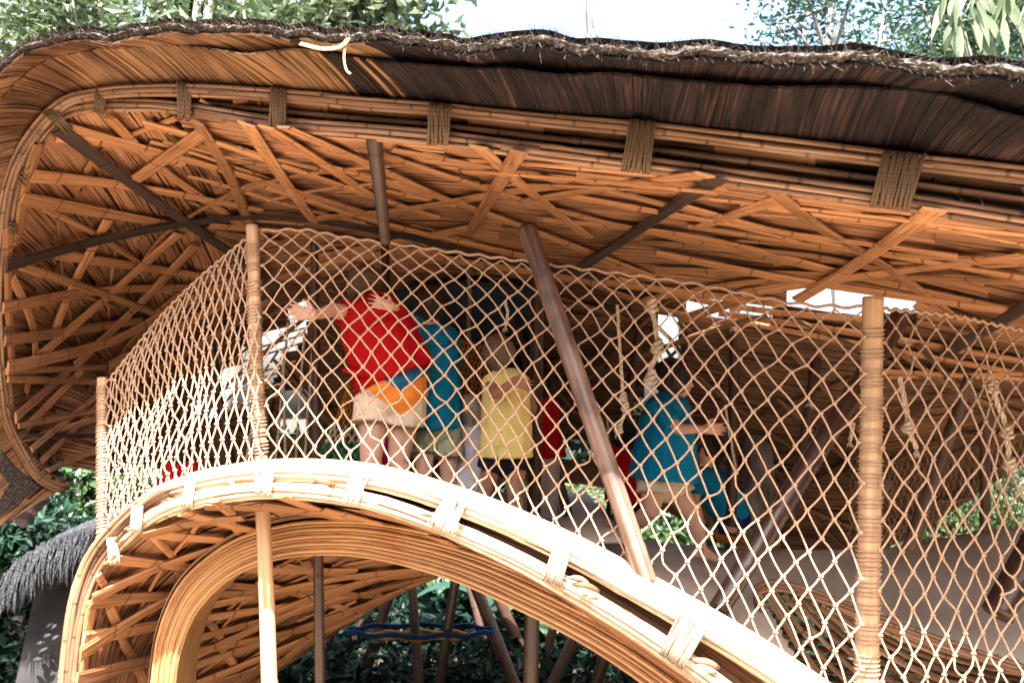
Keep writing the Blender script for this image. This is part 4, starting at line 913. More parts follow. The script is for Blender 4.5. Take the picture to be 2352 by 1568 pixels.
def person(label, head, hr, face, neck, chest, hips, shoulders, arms, legs, sk, hair, shirt, short, s=1.0, sleeve=.5, vest=False, shortlen=.5, hem=None, longhair=0, bw=.155, bd=.72, hipw=.14, pleg=False):
    """all joints are world points; s scales limb thickness"""
    o = thing('person', label, 'child', V3((hips.x, hips.y, min(min(l[-1].z for l in legs), hips.z))), 'children on the play deck')
    up = (chest - hips).normalized(); side = (shoulders[1] - shoulders[0]).normalized()
    m = MB()
    rot = V3((0, -1, 0)).rotation_difference(face.normalized()).to_matrix()
    ball(m, head, hr * .86, hr * 1.0, hr * 1.14, rot); f = face.normalized()
    ball(m, head + f * hr * .28 - V3((0, 0, hr * .55)), hr * .58, hr * .55, hr * .5, rot)
    cone(m, head + f * hr * .9 - V3((0, 0, hr * -.02)), head + f * hr * 1.08 - V3((0, 0, hr * .22)), hr * .08, hr * .15)
    sd = f.cross(V3((0, 0, 1))).normalized()
    for e in (-1, 1):
        ball(m, head + sd * e * hr * .88 - V3((0, 0, hr * .1)) - f * hr * .02, hr * .10, hr * .2, hr * .27, rot)
        ball(m, head + f * hr * .80 + sd * e * hr * .36 - V3((0, 0, hr * .0)), hr * .17, hr * .13, hr * .1, rot)
    cone(m, head + f * hr * .84 + sd * hr * .2 - V3((0, 0, hr * .5)), head + f * hr * .84 - sd * hr * .2 - V3((0, 0, hr * .5)), hr * .09, hr * .09)
    cone(m, head - V3((0, 0, hr * .5)) - f * hr * .1, neck - up * .02, hr * .48, hr * .54)
    cone(m, neck - up * .03, chest, bw * .55 * s, bw * .95 * s, bd, side); cone(m, chest, chest.lerp(hips, .6), bw * .95 * s, bw * .80 * s, bd, side); cone(m, chest.lerp(hips, .6), hips, bw * .8 * s, hipw * .95 * s, bd + .1, side)
    for i, (S_, arm) in enumerate(zip(shoulders, arms)):
        if arm is None: continue
        el, wr_, hd = arm; cone(m, neck.lerp(S_, .3) - up * .02, S_, .042 * s, .050 * s); cone(m, S_, el, .043 * s, .034 * s); cone(m, el, wr_, .034 * s, .023 * s); cone(m, wr_, wr_ + (wr_ - el).normalized() * .03, .023 * s, .026 * s, .8)
        hand(m, wr_ + (wr_ - el).normalized() * .015, hd[0], hd[1], .155 * s, hd[2])
    for leg in legs:
        hp, kn, an, fd = leg[0], leg[1], leg[2], leg[3]
        cone(m, hp, kn, .080 * s, .052 * s); cone(m, kn, kn.lerp(an, .35), .048 * s, .053 * s); cone(m, kn.lerp(an, .35), an, .053 * s, .031 * s); foot(m, an, fd, .20 * s)
    b = m.build('body', M[sk], o); finish(b, .0062 * s, 4)
    # hair
    h = MB(); ball(h, head - f * hr * .16 + V3((0, 0, hr * .12)), hr * 1.06, hr * 1.12, hr * 1.2, rot)
    if longhair:
        for e in (-.6, 0, .6): cone(h, head - f * hr * .35 + sd * hr * e * .7, head - f * hr * .45 + sd * hr * e * 1.1 - V3((0, 0, longhair)), hr * .6, hr * .36)
    else: cone(h, head - f * hr * .25, head - f * hr * .38 - V3((0, 0, hr * .7)), hr * .85, hr * .55)
    for _ in range(60):
        a = random.uniform(0, 6.28); q = head - f * hr * .15 + V3((0, 0, hr * .15)) + (sd * math.cos(a) * .9 + V3((0, 0, 1)) * abs(math.sin(a)) - f * random.uniform(-.3, .9)).normalized() * hr * 1.02
        cone(h, q, q + V3((random.uniform(-.3, .3), random.uniform(-.3, .3), -1)).normalized() * hr * random.uniform(.3, .7), hr * .13, hr * .03)
    ho = h.build('hair', M[hair], o); finish(ho, .006, 1, .02)
    # shirt
    c_ = MB(); g = 1.14; hm = hem or hips.lerp(chest, -.12)
    cone(c_, neck - up * .035, chest, bw * .78 * s * g, bw * 1.0 * s * g, bd, side, rnd=False); cone(c_, chest, hm, bw * s * g, (hipw + .02) * s * g * 1.05, bd + .12, side, rnd=False)
    cone(c_, chest - up * .01, chest + up * .01, bw * s * g, bw * s * g, bd, side)
    for S_, arm in zip(shoulders, arms):
        cone(c_, neck.lerp(S_, .25) - up * .03, S_, .055 * s, .060 * s)
        if arm is None: continue
        if not vest: e = S_.lerp(arm[0], sleeve * 1.3); cone(c_, S_, e, .062 * s, .066 * s, rnd=False)
    co_ = c_.build('shirt', M[shirt], o); finish(co_, .009, 3, .022)
    # shorts
    d_ = MB(); cone(d_, hips.lerp(chest, .18), hips, hipw * s * 1.02, hipw * s * 1.14, bd + .14, side, rnd=False); cone(d_, hips, hips - up * .04, hipw * s * 1.14, hipw * s * 1.0, bd + .14, side)
    for leg in legs:
        e = leg[0].lerp(leg[1], shortlen)
        if pleg: cone(d_, leg[0], leg[1], .09 * s, .07 * s); cone(d_, leg[1], leg[2], .07 * s, .06 * s, rnd=False)
        else: cone(d_, leg[0] + V3((0, 0, .02)), e, .094 * s, .104 * s, rnd=False)
    do = d_.build('shorts' if not pleg else 'trousers', M[short], o); finish(do, .009, 3, .014)
    return o
UP = V3((0, 0, 1))
def stand_legs(hx, hy, Y, spread, kx, ky, ax, ay, s=1):
    pass
# 1 child in red, seen from behind
Y = 4.85
person('tall child in red shirt and beige, orange and blue shorts reaching left to the pole', W(838, 655, 4.95), .105, V3((-.2, 1, .1)), W(850, 705, 4.9), W(865, 755, Y), W(905, 885, Y), (W(806, 722, Y), W(905, 722, 4.85)),
       ((W(768, 712, 4.75), W(728, 722, 4.62), (V3((-1, -.1, .12)), UP, .35)), (W(960, 800, 5.1), W(900, 850, 5.1), (V3((-.6, .2, -.6)), UP, .5))),
       ((W(862, 915, Y), W(852, 1050, 4.8), W(858, 1200, 4.8), V3((0, 1, 0))), (W(935, 915, Y), W(915, 1055, 4.88), W(925, 1205, 4.9), V3((.2, 1, 0)))),
       'skin_fair', 'hair_brown', 'red', 'blocks', s=1.30, sleeve=.42, shortlen=.42, hem=W(908, 868, Y), longhair=.13, bw=.150, hipw=.150)
# red disc in the other hand
m = MB(); c = W(822, 858, 4.72); rows = [[c + V3((math.cos(a) * r, math.sin(a) * r * .8, z + .25 * math.cos(a) * r * -1)) for a in [2 * math.pi * i / 24 for i in range(24)]] for r, z in ((.01, .02), (.07, .02), (.09, .008), (.095, -.012), (.085, -.012), (.07, .008), (.01, .008))]
m.grid(rows, (list(range(7)), list(range(24))), closed=True); dsc = m.build('flying_disc', M['red'], smooth=True); tag(dsc, 'red plastic disc held low beside the beige shorts', 'disc')
# 2 child in blue behind
Y = 5.15
person('child in long teal shirt and green shorts reaching round the child in red', W(985, 700, Y), .10, V3((-.3, 1, 0)), W(990, 745, Y), W(1000, 800, Y), W(1000, 960, Y), (W(962, 768, 5.1), W(1030, 770, 5.2)),
       ((W(935, 730, 4.95), W(905, 706, 4.75), (V3((-1, -.3, .25)), UP, .25)), (W(1045, 850, 5.3), W(1030, 930, 5.3), (V3((0, .1, -1)), V3((-1, 0, 0)), .5))),
       ((W(978, 985, Y), W(972, 1085, 5.05), W(975, 1215, Y), V3((0, 1, 0))), (W(1028, 985, Y), W(1030, 1085, Y), W(1030, 1210, Y), V3((0, 1, 0)))),
       'skin_fair', 'hair_dark', 'teal', 'print', s=1.05, sleeve=.6, shortlen=.62, hem=W(1002, 985, Y), bw=.135, hipw=.125)
# 3 yellow
Y = 5.0
person('blond child in sleeveless yellow shirt and black shorts with a hand behind the back', W(1145, 812, Y), .095, V3((-.1, 1, 0)), W(1152, 858, Y), W(1162, 900, Y), W(1165, 1035, Y), (W(1125, 880, Y), W(1198, 876, Y)),
       ((W(1140, 905, 4.80), W(1175, 878, 4.74), (V3((1, -.2, -.3)), V3((0, 0, 1)), .4)), (W(1222, 930, 5.2), W(1230, 985, 5.3), (V3((0, .2, -1)), V3((-1, 0, 0)), .5))),
       ((W(1138, 1050, Y), W(1112, 1130, Y), W(1100, 1215, 5.2), V3((0, 1, 0))), (W(1188, 1050, Y), W(1182, 1130, 4.95), W(1190, 1205, Y), V3((.2, 1, 0)))),
       'skin_tan', 'hair_blond', 'yellow', 'black', s=.95, vest=True, shortlen=.38, hem=W(1162, 1050, Y), bw=.140, hipw=.135)
# 4 grey
Y = 5.3
person('small blond child in grey shirt between the teal and the yellow shirt', W(1083, 945, Y), .09, V3((.3, 1, 0)), W(1080, 980, Y), W(1078, 1010, Y), W(1075, 1110, Y), (W(1050, 996, Y), W(1106, 996, Y)),
       ((W(1038, 1050, Y), W(1034, 1100, 5.5), (V3((0, .2, -1)), V3((1, 0, 0)), .4)), (W(1115, 1060, Y), W(1110, 1100, Y), (V3((0, .2, -1)), V3((-1, 0, 0)), .4))),
       ((W(1060, 1120, Y), W(1060, 1150, 5.5), W(1062, 1185, 5.6), V3((0, 1, 0))), (W(1092, 1120, Y), W(1094, 1150, 5.5), W(1094, 1185, 5.6), V3((0, 1, 0)))),
       'skin_fair', 'hair_light', 'grey', 'black', s=.85, sleeve=.7, bw=.13)
# 5 magenta
Y = 5.7
person('child in magenta shirt half hidden behind the legs of the child in red', W(893, 955, Y), .09, V3((.5, -1, 0)), W(893, 985, Y), W(895, 1015, Y), W(900, 1110, Y), (W(868, 1000, Y), W(922, 1000, Y)),
       ((W(862, 1050, Y), W(868, 1090, Y), (V3((0, -.2, -1)), V3((1, 0, 0)), .4)), (W(930, 1050, Y), W(935, 1095, Y), (V3((0, -.2, -1)), V3((-1, 0, 0)), .4))),
       ((W(885, 1120, Y), W(885, 1145, Y), W(885, 1180, Y), V3((0, -1, 0))), (W(915, 1120, Y), W(917, 1145, Y), W(917, 1180, Y), V3((0, -1, 0)))),
       'skin_fair', 'hair_brown', 'magenta', 'magenta', s=.85, bw=.13)
# 6 pink
Y = 6.6
person('distant dark haired child in bright pink beside the orange net', W(1042, 905, Y), .085, V3((.5, -1, 0)), W(1044, 935, Y), W(1046, 960, Y), W(1044, 1045, Y), (W(1024, 948, Y), W(1070, 948, Y)),
       ((W(1022, 1000, Y), W(1026, 1035, Y), (V3((0, -.2, -1)), V3((1, 0, 0)), .4)), (W(1072, 1000, Y), W(1068, 1035, Y), (V3((0, -.2, -1)), V3((-1, 0, 0)), .4))),
       ((W(1032, 1055, Y), W(1032, 1100, Y), W(1032, 1150, Y), V3((0, -1, 0))), (W(1056, 1055, Y), W(1057, 1100, Y), W(1057, 1150, Y), V3((0, -1, 0)))),
       'skin_fair', 'hair_brown', 'pink', 'pink', s=.85, bw=.12)
# 7 red behind leaning pole
Y = 5.95
person('dark haired child in plain red shirt behind the leaning brown pole', W(1438, 1000, Y), .10, V3((.2, 1, 0)), W(1436, 1035, Y), W(1436, 1060, Y), W(1440, 1140, Y), (W(1412, 1048, Y), W(1462, 1048, Y)),
       ((W(1405, 1095, Y), W(1410, 1130, Y), (V3((0, .2, -1)), V3((1, 0, 0)), .4)), (W(1470, 1095, Y), W(1468, 1130, Y), (V3((0, .2, -1)), V3((-1, 0, 0)), .4))),
       ((W(1426, 1150, Y), W(1424, 1185, Y), W(1422, 1222, Y), V3((0, 1, 0))), (W(1454, 1150, Y), W(1458, 1185, Y), W(1456, 1222, Y), V3((0, 1, 0)))),
       'skin_tan', 'hair_dark', 'red', 'black', s=.9, bw=.13)
# 8 running boy
Y = 5.45
person('barefoot dark haired child in teal shirt and cream shorts running to the right', W(1550, 872, Y), .118, V3((1, .35, -.1)), W(1540, 918, Y), W(1532, 960, Y), W(1520, 1085, Y), (W(1508, 935, 5.32), W(1560, 940, 5.58)),
       ((W(1560, 985, 5.25), W(1612, 985, 5.22), (V3((1, .05, 0)), UP, .6)), (W(1545, 1000, 5.68), W(1562, 1050, 5.66), (V3((.3, 0, -1)), UP, .6))),
       ((W(1545, 1112, Y), W(1592, 1185, 5.4), W(1612, 1258, Y), V3((.95, -.1, -.2))), (W(1500, 1112, 5.4), W(1497, 1172, 5.35), W(1442, 1215, 5.55), V3((-.3, .1, -1)))),
       'skin_fair', 'hair_dark', 'teal', 'cream', s=1.12, sleeve=.55, shortlen=.36, hem=W(1522, 1100, Y), bw=.140, hipw=.150, bd=.95)
# 9 crouching
Y = 6.15
person('dark haired child in blue shirt and purple shorts bending down behind the runner', W(1628, 1045, Y), .10, V3((-.8, -.5, -.6)), W(1620, 1085, Y), W(1635, 1110, Y), W(1680, 1170, Y), (W(1602, 1100, 6.0), W(1640, 1090, 6.2)),
       ((W(1598, 1150, 6.0), W(1610, 1190, 6.0), (V3((0, 0, -1)), V3((-1, 0, 0)), .4)), (W(1640, 1160, 6.2), W(1640, 1200, 6.2), (V3((0, 0, -1)), V3((-1, 0, 0)), .4))),
       ((W(1680, 1185, Y), W(1678, 1215, 6.0), W(1690, 1238, 6.1), V3((-.4, -1, 0))), (W(1696, 1185, 6.2), W(1700, 1215, Y), W(1702, 1240, 6.2), V3((-.4, -1, 0)))),
       'skin_fair', 'hair_dark', 'teal', 'purple', s=.95, shortlen=.9, hem=W(1690, 1188, Y))
# 10 small red far left
Y = 5.4
person('dark haired child in red seen low through the sunlit dense net', W(412, 1042, Y), .09, V3((-.3, 1, 0)), W(412, 1070, Y), W(414, 1098, Y), W(416, 1180, Y), (W(386, 1085, Y), W(440, 1085, Y)),
       ((W(384, 1130, Y), W(390, 1165, Y), (V3((0, .2, -1)), V3((1, 0, 0)), .4)), (W(446, 1130, Y), W(440, 1165, Y), (V3((0, .2, -1)), V3((-1, 0, 0)), .4))),
       ((W(402, 1190, Y), W(402, 1198, Y), W(402, 1206, Y), V3((0, 1, 0))), (W(430, 1190, Y), W(430, 1198, Y), W(430, 1206, Y), V3((0, 1, 0)))),
       'skin_tan', 'hair_dark', 'red', 'black', s=.85)
# 11 behind the black pole
Y = 5.9
person('child in red shirt and pale trousers almost hidden behind the thick black pole', W(1240, 880, Y), .095, V3((0, 1, 0)), W(1240, 915, Y), W(1242, 945, Y), W(1250, 1040, Y), (W(1215, 930, Y), W(1268, 930, Y)),
       ((W(1212, 980, Y), W(1215, 1020, Y), (V3((0, .2, -1)), V3((1, 0, 0)), .4)), (W(1268, 975, Y), W(1262, 1020, Y), (V3((0, .2, -1)), V3((-1, 0, 0)), .4))),
       ((W(1238, 1055, Y), W(1238, 1120, Y), W(1236, 1195, Y), V3((0, 1, 0))), (W(1264, 1055, Y), W(1266, 1120, Y), W(1264, 1195, Y), V3((0, 1, 0)))),
       'skin_fair', 'hair_dark', 'red', 'palegrey', s=.85, pleg=True, bw=.12)

# ------------------------------------------------------------------ vegetation
def leafmat(name, c, tr=.35):
    m = mat(name, [(.3, tuple(x * .6 for x in c)), (.7, c)], .45, scale=(3, 3, 3), tc='Object', var=.1, bump=0, spec=.5)
    n = m.node_tree.nodes; l = m.node_tree.links; b = n['Principled BSDF']; t = n.new('ShaderNodeBsdfTranslucent'); mx = n.new('ShaderNodeMixShader'); mx.inputs[0].default_value = tr
    src = b.inputs['Base Color'].links[0].from_socket; l.new(src, t.inputs['Color']); l.new(b.outputs[0], mx.inputs[1]); l.new(t.outputs[0], mx.inputs[2]); l.new(mx.outputs[0], n['Material Output'].inputs[0]); return m
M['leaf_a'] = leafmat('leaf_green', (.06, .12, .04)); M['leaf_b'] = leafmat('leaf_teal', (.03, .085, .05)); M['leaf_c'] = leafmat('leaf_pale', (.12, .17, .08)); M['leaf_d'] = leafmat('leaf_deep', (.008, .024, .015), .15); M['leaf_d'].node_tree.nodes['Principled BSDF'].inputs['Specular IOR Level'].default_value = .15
M['bark_pale'] = mat('bark_pale', [(.3, (.25, .23, .20)), (.7, (.55, .52, .47))], .9, scale=(6, 6, 3), tc='Object', detail=6, var=.1, bump=.8, bdist=.02)
def leaves(m, centers, size, rnd, asp=.4, droop=.3):
    for c in centers:
        d = V3((rnd.gauss(0, 1), rnd.gauss(0, 1), rnd.gauss(0, .7) - droop)).normalized(); u = d.cross(V3((rnd.gauss(0, 1), rnd.gauss(0, 1), rnd.gauss(0, 1)))).normalized()
        L = size * rnd.uniform(.6, 1.3); w_ = L * asp; k = len(m.v); f = d.cross(u) * L * .12
        m.v += [c, c + d * L * .45 + u * w_ * .5 + f, c + d * L, c + d * L * .45 - u * w_ * .5 + f, c + d * L * .5]
        m.face((k, k + 1, k + 4)); m.face((k + 1, k + 2, k + 4)); m.face((k + 2, k + 3, k + 4)); m.face((k + 3, k, k + 4))
def tree(label, base, crown_c, rad, nl, size, lm, tm, seed, cat='tree', name='tree', clump=26, group=None, tr=.12, asp=.45, branches=9, spread=.16):
    rnd = random.Random(seed); o = thing(name, label, cat, base, group); t = MB(); cc = crown_c
    P = resample([base, base.lerp(cc, .5) + V3((rnd.uniform(-.2, .2), rnd.uniform(-.2, .2), 0)), cc], 12); tube(t, P, [tr * (1 - .055 * i) for i in range(12)], 8); tips = []
    for _ in range(branches):
        s = P[rnd.randint(5, 11)]; d = V3((rnd.gauss(0, 1) * rad[0], rnd.gauss(0, 1) * rad[1], rnd.gauss(.2, .6) * rad[2])) * .7; e = cc + d
        Q = resample([s, s.lerp(e, .5) + V3((rnd.uniform(-.2, .2), rnd.uniform(-.2, .2), .15)), e], 8); tube(t, Q, [tr * .36 * (1 - .11 * i) for i in range(8)], 5); tips += Q[3:]
        for _ in range(3):
            q = Q[rnd.randint(3, 7)]; e2 = q + V3((rnd.gauss(0, .4), rnd.gauss(0, .4), rnd.gauss(0, .3))) * max(rad) * .6; tube(t, [q, q.lerp(e2, .5) + V3((0, 0, .05)), e2], [tr * .12, tr * .08, tr * .03], 4); tips += [q.lerp(e2, .6), e2]
    t.build('trunk', M[tm], o, smooth=True)
    m = MB(); cs = []; 
    for _ in range(nl // clump):
        if rnd.random() < .6: c = rnd.choice(tips) + V3((rnd.gauss(0, .1), rnd.gauss(0, .1), rnd.gauss(0, .1))) * max(rad)
        else:
            v = V3((rnd.gauss(0, 1), rnd.gauss(0, 1), rnd.gauss(0, 1))).normalized() * rnd.random() ** .4; c = cc + V3((v.x * rad[0], v.y * rad[1], v.z * rad[2]))
        sp = spread * max(rad) * rnd.uniform(.5, 1.3)
        cs += [c + V3((rnd.gauss(0, sp), rnd.gauss(0, sp), rnd.gauss(0, sp * .7))) for _ in range(clump)]
    leaves(m, cs, size, rnd, asp); m.build('crown', M[lm], o)
def tr_at(label, x, y, Y, rx, rz, nl, size, lm='leaf_a', tm='bark_pale', seed=0, **k):
    c = W(x, y, Y); s = Y / F; tree(label, V3((c.x + k.pop('bx', 0), c.y, 0)), c, (rx * s, rx * s * .7, rz * s), nl, size, lm, tm, seed, **k)
tr_at('bright leafy tree with pale twigs above the left end of the roof', 120, 40, 9, 260, 130, 5200, .13, 'leaf_c', seed=1)
tr_at('mid green tree with thin white branches above the roof, second from left', 380, 20, 10, 230, 130, 5500, .13, 'leaf_a', seed=2)
tr_at('dark blue green tree behind the pale trunk pair at the top', 620, 10, 13, 220, 150, 6500, .15, 'leaf_b', seed=3)
tr_at('tree with broad glossy pale leaves ending beside the bright sky', 850, 20, 8.5, 220, 120, 3400, .16, 'leaf_c', seed=4, asp=.55, bx=-2.3)
tr_at('thin small leaved tree standing out against the white sky at right', 1900, 20, 9, 230, 120, 2000, .09, 'leaf_b', seed=5, clump=14, branches=14, tr=.08)
tr_at('fine leaved tree filling the top right against blue sky', 2200, 60, 11, 230, 160, 8000, .11, 'leaf_a', seed=6, tr=.1)
tr_at('dense dark tree at the far top right corner', 2420, 120, 13, 200, 200, 6500, .13, 'leaf_b', seed=7)
# pale trunks
def trunk(label, pts, r, mt='bark_pale'):
    P = px3(pts); P = [V3((P[0].x + (P[0].x - P[1].x) * .3, P[0].y, 0))] + P; P = resample(P, 30); m = MB(); tube(m, P, [r * (1 + .12 * noise.noise(V3((i * .8, r * 50, 0)))) for i in range(30)], 10); m.build('trunk', M[mt], thing('tree', label, 'tree', P[0]), smooth=True)
trunk('single bare pale trunk rising into the white sky', [(1362,300,11),(1360,120,11),(1354,40,11),(1358,-60,11)], .062, 'bark')
trunk('left pale trunk of the pair above the roof', [(446,300,9.5),(448,70,9.5),(458,-30,9.5)], .045)
trunk('right pale trunk of the pair above the roof', [(470,300,9.4),(474,70,9.4),(490,-40,9.4)], .055)
trunk('short pale trunk glimpsed among leaves at upper left', [(215,300,9.2),(222,90,9.2),(240,-30,9.2)], .04)
# near hanging spray of long leaves, top right
spray = thing('leaf_spray', 'near branch with long pointed drooping leaves hanging in at the top right', 'branch', W(2300, -40, 5.2)); tw = MB()
P = resample(px3([(2480,-160,5.4),(2340,-60,5.2),(2270,10,5.1),(2250,50,5.1)]), 12); tube(tw, P, .008, 6)
P = resample(px3([(2400,-110,5.3),(2352,20,5.1),(2330,80,5.1)]), 12); tube(tw, P, .007, 6); tw.build('twig', M['bark'], spray, smooth=True)
for _ in range(34):
    x, y = random.uniform(2170, 2360), random.uniform(-60, 70); st = W(x, y, random.uniform(5.0, 5.3)); a = random.uniform(-.5, .5); L_ = random.uniform(.22, .34)
    m = MB(); P = [st + V3((a * L_ * f, -.06 * f * L_, -L_ * f * (.75 + .25 * f))) for f in (0, .2, .4, .6, .8, 1)]; n_ = V3((random.uniform(-.6, .6), -1, random.uniform(-.2, .5))); rows = []
    for p, wd in zip(P, (.2, .75, 1, .85, .5, .03)):
        t = (P[-1] - P[0]).normalized(); s = t.cross(n_).normalized() * wd * .028; rows.append([p - s + n_ * .004, p, p + s + n_ * .004])
    m.grid(rows, ([0, 1, 2, 3, 4, 5], [0, 1, 2])); m.build('leaf', M['leaf_c'], spray, smooth=True)
# shrubs round the pavilion
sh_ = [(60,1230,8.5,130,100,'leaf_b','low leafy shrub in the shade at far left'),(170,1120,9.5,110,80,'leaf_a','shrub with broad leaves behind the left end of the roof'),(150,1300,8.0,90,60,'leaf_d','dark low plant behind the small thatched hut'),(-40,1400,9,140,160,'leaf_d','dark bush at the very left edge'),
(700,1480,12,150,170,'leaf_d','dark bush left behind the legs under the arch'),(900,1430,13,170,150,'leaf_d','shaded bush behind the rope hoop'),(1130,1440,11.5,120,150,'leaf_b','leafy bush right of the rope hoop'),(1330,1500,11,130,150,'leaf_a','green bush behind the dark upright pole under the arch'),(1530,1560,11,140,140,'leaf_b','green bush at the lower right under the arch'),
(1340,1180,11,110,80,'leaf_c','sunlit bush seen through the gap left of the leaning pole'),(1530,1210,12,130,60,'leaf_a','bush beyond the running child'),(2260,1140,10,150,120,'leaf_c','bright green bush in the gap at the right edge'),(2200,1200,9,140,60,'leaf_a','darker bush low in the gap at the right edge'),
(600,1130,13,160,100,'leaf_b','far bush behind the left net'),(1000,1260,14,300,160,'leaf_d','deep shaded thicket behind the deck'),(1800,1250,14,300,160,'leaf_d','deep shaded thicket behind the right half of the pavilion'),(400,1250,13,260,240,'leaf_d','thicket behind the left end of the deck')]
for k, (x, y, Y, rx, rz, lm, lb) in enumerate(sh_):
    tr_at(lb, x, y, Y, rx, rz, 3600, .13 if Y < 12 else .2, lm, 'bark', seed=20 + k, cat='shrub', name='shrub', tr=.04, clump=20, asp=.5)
# banana plants under the arch
def banana(label, base, h, seed):
    rnd = random.Random(seed); o = thing('banana_plant', label, 'plant', base); st = MB(); tube(st, [base, base + V3((0, 0, h * .4))], [.07, .05], 10); st.build('stem', M['leaf_b'], o, smooth=True)
    for _ in range(8):
        a = rnd.uniform(0, 6.28); d = V3((math.cos(a), math.sin(a), 0)); m = MB(); rows = []; L_ = h * rnd.uniform(.6, .9); s = V3((-d.y, d.x, 0)); up_ = rnd.uniform(.7, 1.3)
        for i in range(10):
            f = i / 9; c = base + V3((0, 0, h * .35)) + d * L_ * f * .8 + V3((0, 0, L_ * (up_ * f - .95 * f * f))); wd = .16 * math.sin(math.pi * min(1, f * .93 + .07)) ** .6 * h * .5; z = -wd * .35
            rows.append([c - s * wd + V3((0, 0, z)), c, c + s * wd + V3((0, 0, z))])
        m.grid(rows, (list(range(10)), [0, 1, 2])); m.build('leaf', M['leaf_a' if rnd.random() < .5 else 'leaf_b'], o, smooth=True)
# undergrowth on the jungle floor
rnd = random.Random(31); cs = []; m = MB()
for _ in range(30000):
    x, y = rnd.uniform(-9, 9), 8.6 + 8 * rnd.random() ** 1.3
    if y < 9.2 and abs(x) > 9: continue
    cs.append(V3((x, y, rnd.random() ** 1.6 * (.35 + .5 * noise.noise(V3((x * .7, y * .7, 2))) + .13 * (y - 8)))))
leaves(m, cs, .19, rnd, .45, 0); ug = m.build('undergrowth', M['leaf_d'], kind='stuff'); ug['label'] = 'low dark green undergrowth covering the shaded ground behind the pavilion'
for k, (x, Y, h) in enumerate(((1140, 9.8, 1.7), (1310, 9.9, 1.6), (1440, 10.2, 1.6), (1010, 10.5, 1.8))):
    c = W(x, 1500, Y); banana(('broad leaved plant behind the rope hoop', 'broad leaved plant just left of the dark upright pole under the arch', 'broad leaved plant right of the dark upright pole under the arch', 'tallest broad leaved plant deep in the shade under the arch')[(1, 2, 2, 0)[k]] if k != 2 else 'rightmost broad leaved plant under the arch', V3((c.x, c.y, 0)), h, 60 + k)
# far wood closing the horizon
m = MB(); rnd = random.Random(99); cs = []
for _ in range(26000):
    a = rnd.uniform(-1.35, 1.35); r = rnd.uniform(17, 23); cs.append(V3((math.sin(a) * r, math.cos(a) * r, rnd.random() ** .8 * (2.5 + .5 * math.sin(a * 7) + .3 * math.sin(a * 17)))))
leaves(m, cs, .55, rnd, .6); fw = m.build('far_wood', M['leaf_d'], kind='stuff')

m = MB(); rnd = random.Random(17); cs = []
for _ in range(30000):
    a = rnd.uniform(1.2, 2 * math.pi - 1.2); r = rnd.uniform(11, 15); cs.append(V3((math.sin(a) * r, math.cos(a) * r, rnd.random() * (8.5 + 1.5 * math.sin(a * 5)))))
leaves(m, cs, .9, rnd, .6); m.build('sky_block_leaves', M['leaf_d'], kind='stuff')  # leaf ring behind the camera, added unseen to block sky fill
# ------------------------------------------------------------------ little thatched hut at lower left
hut = thing('thatched_hut', 'small dark hut with shaggy grey thatch and carved wall at lower left', 'hut', W(130, 1700, 6.9))
M['hutwall'] = mat('hut_wall', [(.3, (.018, .018, .021)), (.7, (.05, .048, .05))], .8, scale=(3, 3, 3), tc='Object', detail=8, var=0, bump=.4, bdist=.02)
m = MB(); q = px3([(95,1290,7.0),(215,1270,7.2),(150,1640,7.0),(20,1640,6.8)]); q2 = [p + V3((.05, 1.2, 0)) for p in q]
m.v = q + q2; m.face((0, 1, 2, 3)); m.face((4, 7, 6, 5)); m.face((0, 4, 5, 1)); m.face((1, 5, 6, 2)); m.face((2, 6, 7, 3)); m.face((3, 7, 4, 0)); m.build('wall', M['hutwall'], hut)
m = MB(); P = resample(px3([(20,1330,6.6),(60,1290,6.6),(110,1262,6.6),(170,1240,6.7),(232,1222,6.8)]), 30)
rows = [[p + V3((0, dy, dz)) for dy, dz in ((0, -.06), (-.03, 0), (.3, .12), (1.2, .2), (1.2, .1), (.1, -.02))] for p in P]; m.grid(rows, ([i * .1 for i in range(30)], [i * .1 for i in range(6)]), closed=True)
rnd = random.Random(5)
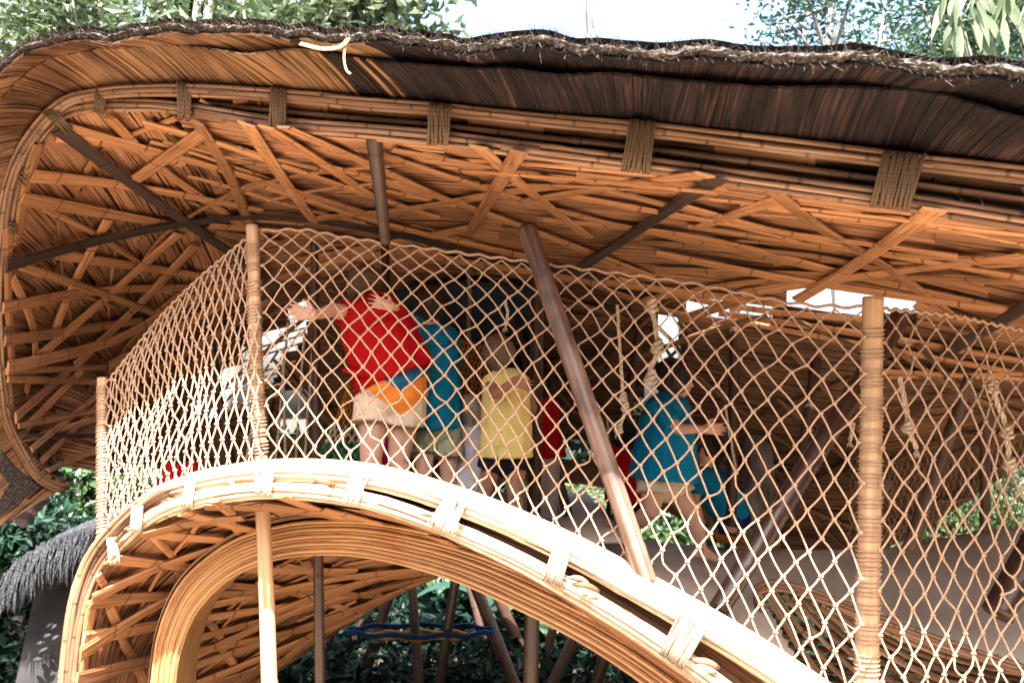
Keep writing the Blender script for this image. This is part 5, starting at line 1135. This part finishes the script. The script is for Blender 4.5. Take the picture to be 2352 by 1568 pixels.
for _ in range(1500):
    p = at(P, rnd.random()) + V3((rnd.uniform(-.02, .02), rnd.uniform(-.05, .25), rnd.uniform(-.03, .08))); d = V3((rnd.uniform(-.25, .1), rnd.uniform(-.3, -.02), -1)).normalized() * rnd.uniform(.12, .36); s = V3((.005, .002, 0)); k = len(m.v)
    m.v += [p - s, p + s, p + d * .6 + s + V3((0, -.02, 0)), p + d, p + d * .6 - s + V3((0, -.02, 0))]; m.face((k, k + 1, k + 2, k + 3, k + 4))
m.build('thatch', M['hut_thatch'], hut)
m = MB()   # relief of leafy marks on the wall
for (x, y, dx, dy) in ((115,1440,16,-10),(110,1462,18,-6),(128,1470,16,-12),(95,1478,20,-4),(100,1500,24,-14),(125,1448,10,-16),(88,1515,26,-3)):
    P = resample(px3([(x - dx / 2, y, 6.82), (x, y + dy * .6, 6.79), (x + dx / 2, y + dy, 6.82)]), 8); tube(m, P, [.006, .014, .02, .022, .02, .016, .01, .004], 8, flat=.7)
m.build('wall_relief', M['hutwall'], hut, smooth=True)
M['pipe'] = flat_mat('pipe_paint', (.42, .43, .45), .4)
gpole = W(198, 1290, 6.4); gb = W(140, 1600, 6.2); m = MB(); tube(m, [gpole, gb, gb + (gb - gpole)], .02, 12); pp = m.build('pipe', M['pipe'], smooth=True); tag(pp, 'thin pale grey pipe leaning beside the dark hut wall', 'pipe')
# second roof wing hanging at the far left, behind the main rim
wing = thing('roof_wing', 'dark hanging roof wing in the shade behind the lower left rim', 'roof', W(20, 1050, 6.6)); m = MB()
ra = resample(px3([(-120,880,6.6),(10,930,6.6),(40,1030,6.6),(90,1110,6.6),(95,1150,6.6)]), 20); rb = resample(px3([(-160,1000,6.9),(-40,1120,6.9),(20,1190,6.9),(60,1210,6.9),(92,1165,6.9)]), 20)
m.grid([[a, a.lerp(b, .5) + V3((0, .1, 0)), b] for a, b in zip(ra, rb)], ([i * .1 for i in range(20)], [0, .2, .4])); wo = m.build('thatch_panel', M['eave_dark'], wing); wo.modifiers.new('thickness', 'SOLIDIFY').thickness = .03
for k in range(5):
    m = MB(); P = resample([ra[3 + 3 * k], ra[3 + 3 * k].lerp(rb[5 + 2 * k], .9)], 5); strip(m, P, [V3((0, -1, 0))] * 5, .05, .012); m.build('slat', M['slat_dark'], wing)
